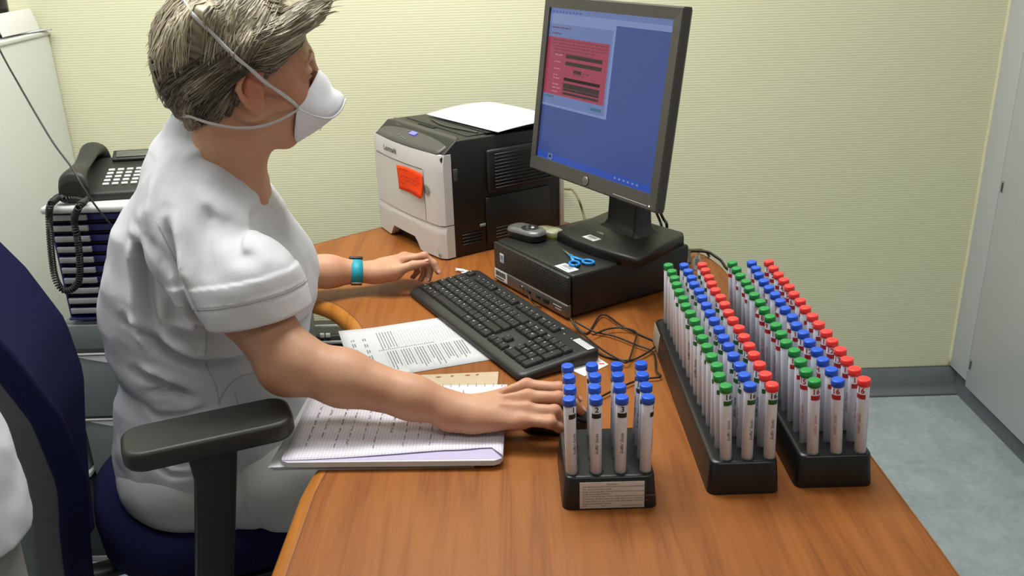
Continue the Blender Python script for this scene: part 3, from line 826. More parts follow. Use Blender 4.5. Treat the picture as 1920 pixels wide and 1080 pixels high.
# indicator lights and labels at the far right corner
b = MB()
for i in range(3): b.lathe([(.0016, 0), (.0014, .0004)], (X0+(xp+.5+i*1.2)*kw, .147, kz(.147)+.0002), n=10)
b.absorb(text_bm('hp', .0085, shear=.25), Matrix.Translation((X0+18.0*kw, .157, kz(.157)+.0009)))
b.build('indicator', M['lgrey'], kb)
b = MB(); b.box((-.030, .152, kz(.152)+.0006), (.050, .015, .0006), .0001)
for k in range(3): b.box((-.032, .157-k*.0045, kz(.152)+.0012), (.040, .0010, .0003), 0, mi=1)
b.build('barcode_sticker', [M['label'], M['greyink']], kb)
b = MB(); b.tube(spline([(-.31, KD-.004, .012), (-.31, KD+.012, .010), (-.30, KD+.02, .004), (-.27, KD+.018, .002)], 4), .0019, n=8)
b.build('cord', M['cable'], kb)

# ---------------------------------------------------------------- cables on the desk
def px_path(pts, z=.7422, sc=3.177, ox=880, oy=380):
    return [D(ox+u/sc, oy+v/sc, z) for u, v in pts]
def cable(name, pts, r, m, label, cat='cable', n=6, zs=None):
    pts = [Vector(p) for p in pts]
    base = pts[0].copy()
    b = MB(); sp = spline([p-base for p in pts], n); b.tube(sp, r, n=8)
    o = b.build(name, m); o.location = base; tag(o, label, cat); return o
P1 = px_path([(610, 742), (700, 782), (790, 678), (905, 745), (1010, 785), (1112, 832), (1115, 862), (1045, 915), (960, 940), (880, 935), (780, 905), (700, 840), (650, 792)])
for i, p in enumerate(P1): p.z += .0005+.004*(i in (2, 3, 6, 7))
P1[0].z += .012
cable('keyboard_cable', P1, .0019, M['cable'], 'thin black cable looping in a loose tangle behind the keyboard corner')
P2 = px_path([(628, 752), (740, 778), (860, 805), (985, 855), (1090, 897), (1108, 950), (1112, 1010), (1138, 1048), (1070, 1058), (990, 1075), (880, 1120), (760, 1180)])
for p in P2: p.z += .0040
P2[0].z += .012
cable('mouse_cable', P2, .0018, M['cable'], 'thin black mouse cable running towards the small pen rack', n=6)
P3 = px_path([(735, 808), (830, 772), (930, 768), (995, 795), (985, 850), (945, 968), (890, 955), (770, 882), (640, 770), (600, 735)])
for p in P3: p.z += .0075
P3[-1].z += .01
cable('usb_cable', P3, .0018, M['cable'], 'black cable forming the inner loop of the tangle behind the keyboard')
# front port cable
L = lambda x, y, z: PCX+Vector((math.cos(PCA)*x-math.sin(PCA)*y, math.sin(PCA)*x+math.cos(PCA)*y, z))
cable('front_port_cable', [L(-.14, -.006, .020), L(-.13, -.014, .022), L(-.115, -.02, .016), L(-.10, -.016, .005), L(-.085, -.012, .004)], .0016, M['cable'], 'short black cable plugged into the front of the computer case')

# ---------------------------------------------------------------- mouse
t = thing('computer_mouse', 'black computer mouse under the right hand beside the small pen rack', 'mouse', (.066, 1.262, .7408), -PI/2+.05)
b = MB(); rows = []
for k in range(9):
    f = k/8; z = .034*math.sin(f*PI/2)**.75*(1) ; s = math.cos(f*PI/2)**.6 if k < 8 else .02
    rows.append([(.030*s*math.cos(a)*(1+.08*math.sin(a)), .056*s*math.sin(a), .002+z*(1-.25*max(0, math.sin(a))*1)) for a in [2*PI*i/28 for i in range(28)]])
vs = b.grid(rows, closed=True); b.bm.faces.new(vs[-1]); b.bm.faces.new(vs[0][::-1]); b.build('shell', M['black'], t)
b = MB(); b.lathe([(.008, -.003), (.009, -.002), (.009, .002), (.008, .003)], n=20, M=Matrix.Translation((0, .032, .024)) @ Matrix.Rotation(PI/2, 4, 'Y')); b.build('scroll_wheel', M['char'], t)
for s_ in (-1, 1):
    b = MB(); b.grid([[(s_*(.003+.020*i/5), .022+.028*j/5, .0365-.010*j/5*(1.1)-.010*(i/5)**2) for i in range(6)] for j in range(6)]); b.build('button', M['black2'], t, mods=[('SOLIDIFY', dict(thickness=.001))])

# ---------------------------------------------------------------- papers
def textlines(b, x0, x1, y0, y1, step, h, rs, mi, fill=.8, z=.0006, wmin=.004, wmax=.02, Mx=None, gap=.003):
    y = y1
    while y > y0:
        x = x0; end = x0+(x1-x0)*rs.uniform(fill, 1)
        while x < end:
            w_ = rs.uniform(wmin, wmax); b.box((x+w_/2, y, z), (w_, h, .0002), 0, mi=mi, M=Mx); x += w_+gap
        y -= step
a4 = math.atan2(.060, .191)
t = thing('printed_sheet', 'white sheet of printed tables tucked under the front edge of the keyboard', 'paper', (-.348, 1.651, .7403), a4)
rs = random.Random(2)
b = MB(); rows = []
for j in range(9):
    rows.append([(.297*i/12, -.225*j/8, .0006+(.004*math.exp(-((i/12)**2+(j/8)**2)*60))) for i in range(13)])
b.grid(rows); b.build('sheet', M['paper'], t, mods=[('SOLIDIFY', dict(thickness=.0002, offset=-1))])
b = MB(); R90 = Matrix.Rotation(-PI/2+.0, 4, 'Z')
# blocks of tiny lines of type; lines run along the long side's normal
for (x0, x1, y0, y1, st, ln) in ((.012, .050, .030, .205, .030, 0), ):
    for k in range(6):
        for q in range(2):
            xx = .018+q*.022; yy = -.045-k*.028-q*.008
            for i in range(2): b.box((xx+i*.0042, yy, .001), (.0021, rs.uniform(.010, .018), .0002), 0, mi=0)
for k in range(30):
    x = .070+k*.0056
    y = -.03
    while y > -.10 - rs.uniform(0, .01):
        w_ = rs.uniform(.002, .009); b.box((x, y-w_/2, .0009), (.0017, w_, .0002), 0, mi=1 if k > 5 else 0); y -= w_+.0015
for k in range(30):
    x = .070+k*.0052; y = -.122; end = -.122-rs.uniform(.055, .085)
    while y > end:
        w_ = rs.uniform(.003, .009); b.box((x, y-w_/2, .0009), (.0019, w_, .0002), 0, mi=0 if k % 5 else 1); y -= w_+.0014
for k in range(26): b.box((.062+k*.0042, -.112, .0009), (.0018, .004, .0002), 0, mi=0)
b.box((.030, -.017, .0009), (.026, .022, .0001), 0, mi=2); b.box((.088, -.212, .0009), (.020, .016, .0001), 0, mi=2)
b.build('print', [M['greyink'], M['lgrey'], mat('grey_patch', rgb(206, 208, 202), .8, noise_amt=.02)], t)
# note pad stack
na = .0
c0 = Vector((-.360, 1.160, .7403))
t = thing('paper_stack', 'pile of loose white sheets under the open writing pad, its corners fanned out', 'paper', c0, .0)
stk = t
for k in range(7):
    b = MB(); a = (k-3)*.010; dx = -.004-.0022*((k*3) % 5); dy = .002*((k*2) % 4)
    pl = [(dx, dy), (.300+dx, dy-.004), (.300+dx, .225), (.02+dx, .225)]
    Mz = Matrix.Rotation(a*.4, 4, 'Z')
    b.prism(pl, .0002+k*.0009, .0002+k*.0009+.0005, M=Mz); b.build('sheet', M['paper'], t)
t = thing('writing_pad', 'white squared spiral writing pad with handwritten notes under the forearm', 'notepad', (-.352, 1.158, .7467), 0)
pad = t
PWd, PDp = .330, .235
def padp(x, y, z): return Vector((x+ (y*.02), y-x*.03, z))
b = MB()
pl = [padp(*q, 0) for q in [(0, .012), (.004, .004), (.012, 0), (.318, -.002), (.327, .003), (.331, .012), (.334, .236), (.004, .236)]]
b.prism([(p.x, p.y) for p in pl], 0, .0085); b.build('page_block', M['paper'], t)
gridm = bpy.data.materials.new('squared_paper'); gridm.use_nodes = True
nt = gridm.node_tree; bb = nt.nodes['Principled BSDF']; bb.inputs['Roughness'].default_value = .85; bb.inputs['Specular IOR Level'].default_value = .2
tc = nt.nodes.new('ShaderNodeTexCoord'); br_ = nt.nodes.new('ShaderNodeTexBrick'); br_.offset = 0
br_.inputs['Scale'].default_value = 1; br_.inputs['Brick Width'].default_value = .005; br_.inputs['Row Height'].default_value = .005; br_.inputs['Mortar Size'].default_value = .0003; br_.inputs['Mortar Smooth'].default_value = .2
br_.inputs['Color1'].default_value = rgb(234, 232, 240); br_.inputs['Color2'].default_value = rgb(234, 232, 240); br_.inputs['Mortar'].default_value = rgb(190, 180, 205)
nt.links.new(tc.outputs['Object'], br_.inputs['Vector']); nt.links.new(br_.outputs['Color'], bb.inputs['Base Color'])
b = MB(); rows = []
for j in range(14):
    row = []
    for i in range(20):
        x = .002+.329*i/19; fx_ = i/19; yfr = .004+.020*min(1, max(0, fx_-.05)*1.5)**1.5+.006*math.exp(-((fx_-.93)/.08)**2)-.024*max(0, (fx_-.965)/.035); y = yfr+(.233-yfr)*(1-j/13)
        z = .0096+.0045*max(0, (y-.0)/.233)**0*math.exp(-((y)/.03)**2)*(i/19)**1.2*.9
        row.append(padp(x, y+.001, z))
    rows.append(row)
b.grid(rows); bl_ = MB(); bl_.face([padp(.004, .003, .0087), padp(.329, .003, .0087), padp(.329, .10, .0087), padp(.004, .10, .0087)]); bl_.build('lower_page', mat('lilac_page', rgb(186, 178, 206), .85, spec=.2, noise_amt=.02), t)
b.build('top_page', gridm, t, mods=[('SOLIDIFY', dict(thickness=.0004, offset=-1))])
b = MB(); rs = random.Random(11)
def scrib(b, x, y, L_, mi, z=.0102):
    "a word written along -y (the pad is turned a quarter)"
    k = int(L_/.0012); pts = []
    for i in range(k): pts.append(padp(x+rs.uniform(-.0016, .0016), y-i*.0012, z))
    if len(pts) > 2: b.tube(pts, .00042, n=4, mi=mi)
for c in range(12):
    x = .030+c*.021+rs.uniform(-.002, .002); y = .22-rs.uniform(0, .02)
    while y > (.028 if c in (0, 2, 3, 5, 7, 9) else .05)+rs.uniform(0, .03):
        L_ = rs.uniform(.008, .020); scrib(b, x, y, L_, 1 if rs.random() < .07 else 0); y -= L_+rs.uniform(.004, .008)
b.build('handwriting', [M['blueink'], M['redink']], t)
for k in range(13):
    x = .325-k*.0145
    b = MB(); cc = padp(x, .232, .006)
    b.tube([cc+Vector((0, .0055*math.cos(a), .0065*math.sin(a))) for a in [2*PI*i/12 for i in range(12)]]+[cc+Vector((0.001, .0055, 0))], .0006, n=6)
    b.build('spiral_ring', M['steel'], t)
t = thing('punched_folder', 'clear punched plastic folder sheet sticking out behind the writing pad', 'folder', (-.20, 1.43, .7404), -.06)
p0 = D(745, 718, .741); p1 = D(935, 697, .741); p2 = D(937, 720, .741); 
b = MB(); pv = [(p0.x, p0.y), (D(728, 706, .741).x, D(728, 706, .741).y), (p1.x, p1.y), (D(930, 733, .741).x, D(930, 733, .741).y-.03), (p0.x, p0.y-.03)][::-1]
b.prism(pv, .7406, .7414); b.build('sleeve', mat('milky_plastic', rgb(196, 176, 150), .35, noise_amt=.05, noise_scale=60), t, world=True)
b = MB()
for (u, v, w_) in ((822, 707, .010), (848, 705, .006), (877, 703.5, .010), (895, 702.5, .006)):
    q = D(u, v, .7416); b.lathe([(.0028, 0), (.0026, .0002)], n=14, M=Matrix.Translation(q) @ Matrix.Diagonal((w_/.0056, 1, 1, 1)))
b.build('punch_hole', mat('wood_seen', rgb(150, 90, 60), .6, noise_amt=.05), t, world=True)
# card beneath the keyboard corner
pc4 = [D(*q, .7405) for q in [(1105, 660), (1141, 684), (1096, 706), (1062, 690)]]
t = thing('plastic_card', 'white plastic card with an orange mark poking out from under the keyboard corner', 'card', pc4[2], 0)
b = MB(); b.prism([(p.x, p.y) for p in pc4][::-1], .7403, .7413); b.build('card_body', M['label'], t, world=True)
b = MB(); q = D(1128, 682, .7415); b.box(q, (.010, .004, .0003), 0, M=None); b.build('printed_logo', M['orange'], t, world=True)
t = thing('paper_scrap', 'small torn white paper scrap behind the keyboard', 'paper', D(872, 510, .7402), .2)
q = [D(*p, .741) for p in [(853, 502), (868, 504), (884, 509), (892, 514), (872, 515)]]
b = MB(); b.prism([(p.x, p.y) for p in q], .7403, .7408); b.box(D(862, 506, .745), (.02, .006, .0006), 0, M=None); b.build('scrap', M['paper'], t, world=True)

# ---------------------------------------------------------------- on the computer case
ZP = .836
# scissors
t = thing('scissors', 'small scissors with blue handles lying on the computer case', 'scissors', D(1088, 488, ZP), 0)
tip = D(1052, 466, ZP+.004); piv = D(1072, 481, ZP+.004); r1 = D(1077, 494, ZP+.004); r2 = D(1103, 491, ZP+.004)
def hring(b, c, rx_, ry_, ang, th=.0030):
    pts = []
    for i in range(25):
        a = 2*PI*i/24; v = Vector((rx_*math.cos(a), ry_*math.sin(a), 0)); v.rotate(Matrix.Rotation(ang, 3, 'Z')); pts.append(c+v)
    b.tube(pts, th, n=8, up=(0, 0, 1))
d = (piv-tip).normalized()
for (ctr, nm, off) in ((r1, 'handle', -1), (r2, 'handle', 1)):
    b = MB(); ang_ = math.atan2((ctr-piv).y, (ctr-piv).x); hring(b, ctr+Vector((0, 0, 0)), .0125, .0100, ang_)
    e_ = ctr-(ctr-piv).normalized()*.0125
    b.tube([piv-d*.010, piv, e_], .0042, n=8, flat=.6, up=(0, 0, 1)); b.build('handle', M['scisblue'], t, world=True)
b = MB(); nrm = Vector((-d.y, d.x, 0))
for s_ in (0, 1):
    z_ = Vector((0, 0, .0006+s_*.0009))
    b.prism([tuple((q)[:2]) for q in ([tip, piv-nrm*.004+d*.004, piv+nrm*.003+d*.004][::1])], tip.z-.001+s_*.0011, tip.z+.0001+s_*.0011)
b.build('blade', M['steel'], t, world=True)
b = MB(); b.lathe([(.0025, 0), (.0022, .001)], piv+Vector((0, 0, .0026)), n=12); b.build('pivot_screw', M['steel'], t, world=True)
# handheld device
q = D(988, 446, ZP)
t = thing('handheld_device', 'rounded black and silver handheld device with buttons on the corner of the computer case', 'device', q, PCA+.25)
b = MB(); rows = []
pl = rrect(.098, .050, .022, 8)
for (s, z) in ((.90, 0.0), (1, .004), (1.0, .016)): rows.append([(p[0]*s, p[1]*s, z) for p in pl])
vs = b.grid(rows, closed=True); b.bm.faces.new(vs[0][::-1]); b.bm.faces.new(vs[-1]); b.build('lower_shell', M['black'], t, sharp=1)
b = MB(); rows = []
for (s, z) in ((1.0, .016), (.97, .021), (.86, .0245), (.6, .026)): rows.append([(p[0]*s, p[1]*s, z) for p in pl])
vs = b.grid(rows, closed=True); b.bm.faces.new(vs[-1]); b.build('upper_shell', mat('gunmetal', rgb(112, 112, 112), .35, metal=.5, noise_amt=.06), t)
b = MB(); b.lathe([(.019, 0), (.019, .0015), (.017, .002)], (.010, 0, .0255), n=28); dp = b.build('button_pad', M['black'], t)
for (x, y) in ((.018, .0), (.002, 0), (.010, .009), (.010, -.009)):
    b = MB(); b.lathe([(.0042, 0), (.004, .0012), (.002, .0018)], (x, y, .0272), n=14); b.build('button', M['lgrey'] if x > .015 else M['char'], dp)
# correction tape
q = D(1029, 441, ZP)
t = thing('correction_tape', 'clear and yellow correction tape roller lying beside the handheld device', 'correction tape', q, PCA+.35)
b = MB(); b.prism(rrect(.062, .036, .015, 8), .0, .005, bev=.001); b.build('lower_case', M['yellow'], t)
b = MB(); b.prism(rrect(.066, .040, .017, 8), .0052, .015, bev=.003); b.build('clear_cover', M['clear'], t)
b = MB(); b.lathe([(.0105, 0), (.0105, .006)], (.012, 0, .0055), n=20); b.build('tape_reel', M['label'], t)
b = MB(); b.lathe([(.007, 0), (.007, .008)], (-.012, 0, .0055), n=20); b.build('tape_reel', M['yellow'], t)
b = MB(); b.box((-.036, .0, .007), (.016, .012, .008), .002); b.build('tip', M['label'], t)

# ---------------------------------------------------------------- printer
PO = Vector((-.158, 2.052, .7403)); u_ = Vector((-.552, .834, 0)).normalized(); d_ = Vector((u_.y, -u_.x, 0))
# local frame: x = from left to right along the front, y = depth, origin front right bottom
ang = math.atan2(-u_.y, -u_.x)
t = pr = thing('laser_printer', 'white and black laser printer with an orange note on its front, on the desk corner', 'printer', PO, ang)
LW, LD, LH = .350, .345, .285
b = MB()
prof = [(.012, 0), (LD, 0), (LD, LH-.012), (.30, LH-.004), (.046, LH), (.012, LH-.028), (.004, .248), (.012, .2)]
def ext(b, prof, x0, x1, mi=0):
    bb = bmesh.new(); A = [bb.verts.new((x0, p[0], p[1])) for p in prof]; B = [bb.verts.new((x1, p[0], p[1])) for p in prof]
    n_ = len(prof); bb.faces.new(A); bb.faces.new(B[::-1])
    for i in range(n_): bb.faces.new((A[i], B[i], B[(i+1) % n_], A[(i+1) % n_]))
    bmesh.ops.recalc_face_normals(bb, faces=bb.faces[:])
    bmesh.ops.bevel(bb, geom=bb.edges[:], offset=.003, segments=2, profile=.5, affect='EDGES')
    b.absorb(bb, None, mi)
ext(b, prof, -LW+.002, -.002); b.build('body', M['black'], t, sharp=1)
# curved white fascia: upper and lower (tray)
def fx(f): return -.012*math.sin(PI*f)-.002    # bows forward in the middle
def fascia(z0, z1, name, cut=False):
    b = MB(); rows = []
    K = 28
    outer = []
    for j, z in enumerate(np.linspace(z0, z1, 8)):
        row = []
        for i in range(K+1):
            f = i/K; x = -LW+LW*f; yy = fx(f)
            # wrap at the two ends
            e = min(f, 1-f)
            if e < .05: yy += (.05-e)/.05*.010*((.05-e)/.05)
            zz = z
            if j == 7: yy += .004
            if j == 0 and name == 'paper_tray' and .36 < f < .74 : pass
            row.append(Vector((x, yy, zz)))
        rows.append(row)
    if cut:
        rows[0] = [Vector((p.x, p.y, z0+(.030*min(1, max(0, min((-.10-p.x)/.02, (p.x+.26)/.02))) if -.26 < p.x < -.10 else 0))) for p in rows[0]]
        for j in range(1, 7):
            for i in range(K+1):
                p = rows[j][i]; lo = rows[0][i].z
                rows[j][i] = Vector((p.x, p.y, lo+(z1-lo)*j/7))
    # close the back
    back = [[Vector((p.x, .030, p.z)) for p in rows[-1]], [Vector((p.x, .030, p.z)) for p in rows[0]]]
    allr = rows+back+[rows[0]]
    b.grid(allr)
    b.bm.faces.new([b.bm.verts.new(r[0]) for r in allr[:-1]]); b.bm.faces.new([b.bm.verts.new(r[-1]) for r in allr[:-1]])
    bmesh.ops.remove_doubles(b.bm, verts=b.bm.verts[:], dist=.0001)
    return b.build(name, M['white'], t, sharp=.7)
fascia(.086, .256, 'front_panel'); fascia(.004, .0835, 'paper_tray', True)
b = MB()
def fasc_pt(f, z, off=.0006): return Vector((-LW+LW*f, fx(f)-off, z))
b.tube([fasc_pt(f, .214+.0*f, .0002) for f in np.linspace(.08, .80, 14)], .0009, n=4)
b.tube([fasc_pt(.81, z, .0002) for z in np.linspace(.212, .088, 6)], .0007, n=4)
b.build('door_seam', M['char'], t)
b = MB(); b.lathe([(.0, 0), (.010, .0004), (.012, .0014)], n=20, M=Matrix.Translation(fasc_pt(.845, .168, .0014)) @ Matrix.Rotation(PI/2, 4, 'X')); b.build('door_grip', M['steel'], t)
b = MB(); b.absorb(text_bm('Lexmark', .0190, bold=.03), Matrix.Translation(fasc_pt(.36, .236, .0022)) @ Matrix.Rotation(PI/2, 4, 'X')); b.build('brand_lettering', M['char'], t)
b = MB(); b.absorb(text_bm('1', .016), Matrix.Translation(fasc_pt(.95, .022, .0035)) @ Matrix.Rotation(PI/2, 4, 'X')); b.box(fasc_pt(.955, .012, .0022), (.010, .001, .006), 0); b.build('tray_mark', M['grey'], t)
b = MB(); b.absorb(text_bm('2', .010), Matrix.Translation(fasc_pt(.05, .050, .0035)) @ Matrix.Rotation(PI/2, 4, 'X')); b.build('tray_mark', M['grey'], t)
# control panel
b = MB(); rows = []
for j in range(6):
    g = j/5; row = []
    for i in range(21):
        f = i/20; x = -LW+.014+(LW-.03)*f
        yy = (fx(f)+.004)*(1-g)+.062*g; zz = .2565+.032*g+.004*math.sin(PI*f)*(1-g)
        row.append((x, yy, zz))
    rows.append(row)
b.grid(rows); cp_ = b.build('control_panel', M['char'], t, mods=[('SOLIDIFY', dict(thickness=.006, offset=-1))])
def cpp(f, g, off=.0012): return Vector((-LW+.014+(LW-.03)*f, (fx(f)+.004)*(1-g)+.062*g-off*.4, .2565+.032*g+.004*math.sin(PI*f)*(1-g)+off))
CPM = lambda f, g, off=.0015: Matrix.Translation(cpp(f, g, off)) @ Matrix.Rotation(math.atan2(.030, .070), 4, 'X')
b = MB(); b.box((0, 0, 0), (.030, .012, .001), .0003, M=CPM(.50, .55, .002)); b.build('display', mat('display_violet', rgb(90, 90, 210), .2, emis=rgb(110, 110, 255), emis_s=1.1, noise_amt=0), cp_)
for (f, g) in ((.36, .30), (.42, .26), (.46, .24), (.50, .22), (.40, .60)):
    b = MB(); b.lathe([(.0024, 0), (.002, .0006)], n=10, M=CPM(f, g, .001)); b.build('panel_button', M['grey'], cp_)
b = MB(); b.absorb(text_bm('MS415dn', .006), CPM(.18, .70, .0022)); b.build('model_lettering', M['grey'], cp_)
b = MB(); b.box((0, 0, 0), (.075, .012, .002), .0005, M=Matrix.Translation((-.20, .082, LH+.0002))); b.build('top_slot', M['dslot'], t)
# top deck with the output recess
b = MB(); b.box((-.175, .20, LH-.001), (.30, .22, .006), .002); b.build('top_deck', M['black'], t)
b = MB(); b.box((-.11, .22, LH+.0026), (.19, .16, .002), 0); b.build('output_recess', M['dslot'], t)
b = MB(); b.tube(spline([(-.245, .12, LH+.004), (-.15, .105, LH+.0045), (-.03, .125, LH+.004)], 6), .0022, n=6); b.build('recess_rim', M['char'], t)
# side: vent housing, ribs, lower grooves, latch
b = MB(); b.box((.0045, .225, .200), (.012, .200, .105), .006, 2); vh = b.build('side_vent', M['black'], t)
for k in range(11):
    b = MB(); b.box((.0115, .228, .158+k*.0082), (.004, .170, .0034), .0012, 1); b.build('rib', M['char'] if False else M['black2'], vh)
b = MB(); b.box((.001, .215, .075), (.004, .19, .120), .003); b.build('side_panel', M['black'], t)
for (y0, w_, zz) in ((.080, .060, .030), (.225, .16, .030)):
    for k in range(4):
        b = MB(); b.box((.0025 if y0 > .1 else .0, y0+(.0 if y0 > .1 else 0), zz+k*.008), (.003, w_, .0022), .0008, 1); b.build('groove_rib', M['black2'], t)
b = MB(); b.box((.003, .108, .070), (.004, .016, .007), .001); b.build('latch', M['grey'], t)
b = MB(); b.box((.000, .040, .205), (.003, .012, .030), .003); b.build('release_button', M['char'], t)
b = MB(); b.box((-.004, LD+.006, .135), (.012, .012, .24), .002); b.build('rear_cover', M['lgrey'], t)
# output paper
t = thing('printed_paper', 'white sheet curling up out of the printer output on top of the printer', 'paper', PO+Vector((.05, .12, .29)), ang)
b = MB(); rows = []
for j in range(13):
    g = j/12; rows.append([(-.300+.297*f*1.05, .135+.20*g+.02*f, .0065+(.017*math.sin(PI*min(1, g*.75))**1.0)*(1-.35*f)*(.4+.6*math.sin(PI*(.15+.7*f))) - .0*f) for f in np.linspace(0, 1, 13)])
T0 = Matrix.Translation(-Vector((0, 0, 0)))
mm = Matrix.Translation(PO+Vector((0, 0, LH))) @ Matrix.Rotation(ang, 4, 'Z')
b.grid([[mm @ Vector(p) for p in r] for r in rows]); b.build('sheet', M['paper'], t, world=True, mods=[('SOLIDIFY', dict(thickness=.0012, offset=1))])
# orange note
t = thing('orange_note', 'orange handwritten sticky note stuck on the front of the printer', 'note', PO+u_*.20-d_*.014+Vector((0, 0, .2)), ang)
mm = Matrix.Translation(PO) @ Matrix.Rotation(ang, 4, 'Z')
b = MB(); rows = []
for j in range(8):
    g = j/7; z = .203-.060*g
    rows.append([mm @ Vector((-LW+LW*f, fx(f)-.0024-.008*g*g*(.6+.4*math.sin(f*9)), z+.004*math.sin((f-.45)*9))) for f in np.linspace(.455+.03*g, .800+.010*math.sin(3*g), 10)])
b.grid(rows); no_ = b.build('note_sheet', M['orange'], t, world=True, mods=[('SOLIDIFY', dict(thickness=.0003))])
b = MB(); rs = random.Random(4)
for k, (f0, f1) in enumerate(((.50, .63), (.72, .77), (.52, .78), (.54, .75), (.51, .60), (.62, .76))):
    z = .196-.0085*k; 
    pts = [mm @ Vector((-LW+LW*f, fx(f)-.0033-.008*((.203-z)/.060)**2, z+.004*math.sin((f-.45)*9)+rs.uniform(-.0014, .0014)-.003*(f-.5))) for f in np.linspace(f0, f1, int((f1-f0)*260))]
    b.tube(pts, .0004, n=4)
b.build('handwriting', mat('brown_ink', rgb(110, 40, 25), .7, noise_amt=.1), t, world=True)

# ---------------------------------------------------------------- cables behind
cable('beige_cable', [W(1056, 354, 2.668), W(1066, 355, 2.64), W(1073, 356, 2.60), W(1084, 372, 2.52), W(1092, 395, 2.52), W(1097, 415, 2.50), W(1100, 440, 2.48), Vector((.24, 2.47, .40)), Vector((.25, 2.50, .10)), Vector((.30, 2.55, .006))], .0035, M['cable_b'], 'beige cable hanging against the wall between printer and monitor')
cable('monitor_cable', [SM @ Vector((-.13, .056, .05)), SM @ Vector((-.11, .075, .02)), W(1240, 402, 2.0), W(1250, 420, 2.0), W(1252, 442, 2.0), L(-.05, PCD+.03, .060), L(-.055, PCD-.002, .050)], .0035, M['cable'], 'black cable curving down behind the monitor neck')
cable('power_cable', [SM @ Vector((-.17, .056, .05)), SM @ Vector((-.15, .080, .02)), W(1233, 404, 2.0), W(1240, 422, 2.0), W(1245, 440, 2.0), L(-.09, PCD+.03, .065), L(-.095, PCD-.002, .055)], .003, M['cable'], 'second black cable close beside the monitor neck')
cable('rear_cable', [L(-.02, PCD-.004, .045), L(-.018, PCD+.02, .045), D(1293, 473, .760), D(1310, 471, .757), D(1328, 473, .756), D(1340, 480, .750), D(1352, 489, .744), D(1361, 502, .7445), Vector((.503, 1.925, .732)), Vector((.502, 1.95, .66)), Vector((.47, 2.02, .30)), Vector((.46, 2.06, .006))], .0034, M['cable'], 'black cable leaving the back of the computer case along the desk edge')
cable('rear_cable', [L(-.16, PCD-.004, .035), L(-.15, PCD+.025, .035), D(1300, 468, .758), D(1318, 468, .756), D(1326, 474, .752), D(1330, 482, .744)], .003, M['cable_b'], 'brownish cable behind the computer case next to the black one')
q0 = D(1300, 512, .744)
t = thing('cable_tag', 'white leaf-shaped paper tag standing up behind the left pen rack', 'tag', q0, .1)
b = MB(); a_ = W(1304, 508, q0.y); c_ = W(1310, 474, q0.y)
zz = c_.z-a_.z
rows = [[(a_.x+(c_.x-a_.x)*g-.009*math.sin(PI*min(1, .12+.88*g))**.8*(1 if k == 0 else -1 if k == 2 else 0), q0.y+.003*math.sin(3*g), a_.z+zz*g) for k in range(3)] for g in np.linspace(0, 1, 9)]
b.grid(rows); b.build('tag_sheet', M['label'], t, world=True, mods=[('SOLIDIFY', dict(thickness=.0006))])
b = MB()
for k in range(5): b.box((a_.x+(c_.x-a_.x)*.55+(k-2)*.0018, q0.y-.0022, a_.z+zz*.5), (.0008, .0006, zz*.35), 0)
b.build('printed_bars', M['greyink'], t, world=True)

# ---------------------------------------------------------------- drawer pedestal, letter tray tower, phone
t = thing('drawer_pedestal', 'grey metal drawer pedestal with pale curved grips behind the chair', 'drawer unit', (-.82, 2.2, 0))
b = MB(); b.box((-.82, 2.215, .333), (.46, .53, .642), .004); b.build('carcass', M['grey'], t, world=True)
for i, (z0, z1) in enumerate(((.588, .652), (.408, .575), (.245, .400), (.03, .237))):
    b = MB(); b.box((-.82, 1.945, (z0+z1)/2), (.455, .016, z1-z0-.004), .002); dr = b.build('drawer', M['grey'], t, world=True)
    if i:
        b = MB(); 
        K = 20; A = [(-1.03+.40*k/K, 1.9355, z1-.003) for k in range(K+1)]; B = [(-1.03+.40*k/K, 1.9355, z1-.004-.030*math.sin(PI*k/K)**.9) for k in range(K+1)]
        b.grid([A, B]); g_ = b.build('grip_recess', M['handle'], dr); 
        b = MB(); b.box((-.82, 1.9365, z1+.0015), (.45, .006, .004), .001); b.build('trim_bar', M['lgrey'], dr)
        for ch in dr.children: ch.data.transform(Matrix.Translation(-t.location))
# tower
TX0, TX1, TY0, TY1, TZ0, TZ1 = -1.028, -.70, 1.94, 2.16, .668, .925
t = thing('letter_tray_tower', 'tower of shallow navy drawers with grey label strips carrying the phone', 'drawer tower', (-.86, 2.05, TZ0-.006))
b = MB()
b.box(((TX0+TX1)/2, TY1-.004, (TZ0+TZ1)/2), (TX1-TX0, .008, TZ1-TZ0), .002)
for xx in (TX0+.003, TX1-.003): b.box((xx, (TY0+TY1)/2+.004, (TZ0+TZ1)/2), (.006, TY1-TY0-.008, TZ1-TZ0), .002)
b.box(((TX0+TX1)/2, (TY0+TY1)/2, TZ0-.003), (TX1-TX0, TY1-TY0, .006), .002)
b.build('frame', M['navyplastic'], t, world=True)
b = MB(); b.box(((TX0+TX1)/2, (TY0+TY1)/2, TZ1+.004), (TX1-TX0+.012, TY1-TY0+.02, .016), .006, 3); lid = b.build('lid', M['lgrey'], t, world=True)
b = MB(); b.prism(rrect(.040, .008, .004, 4), 0, .0008, M=Matrix.Translation((TX0+.045, TY0+.012, TZ1+.012))); o = b.build('lid_slot', M['grey'], lid); o.data.transform(Matrix.Translation(-t.location))
nS = 10
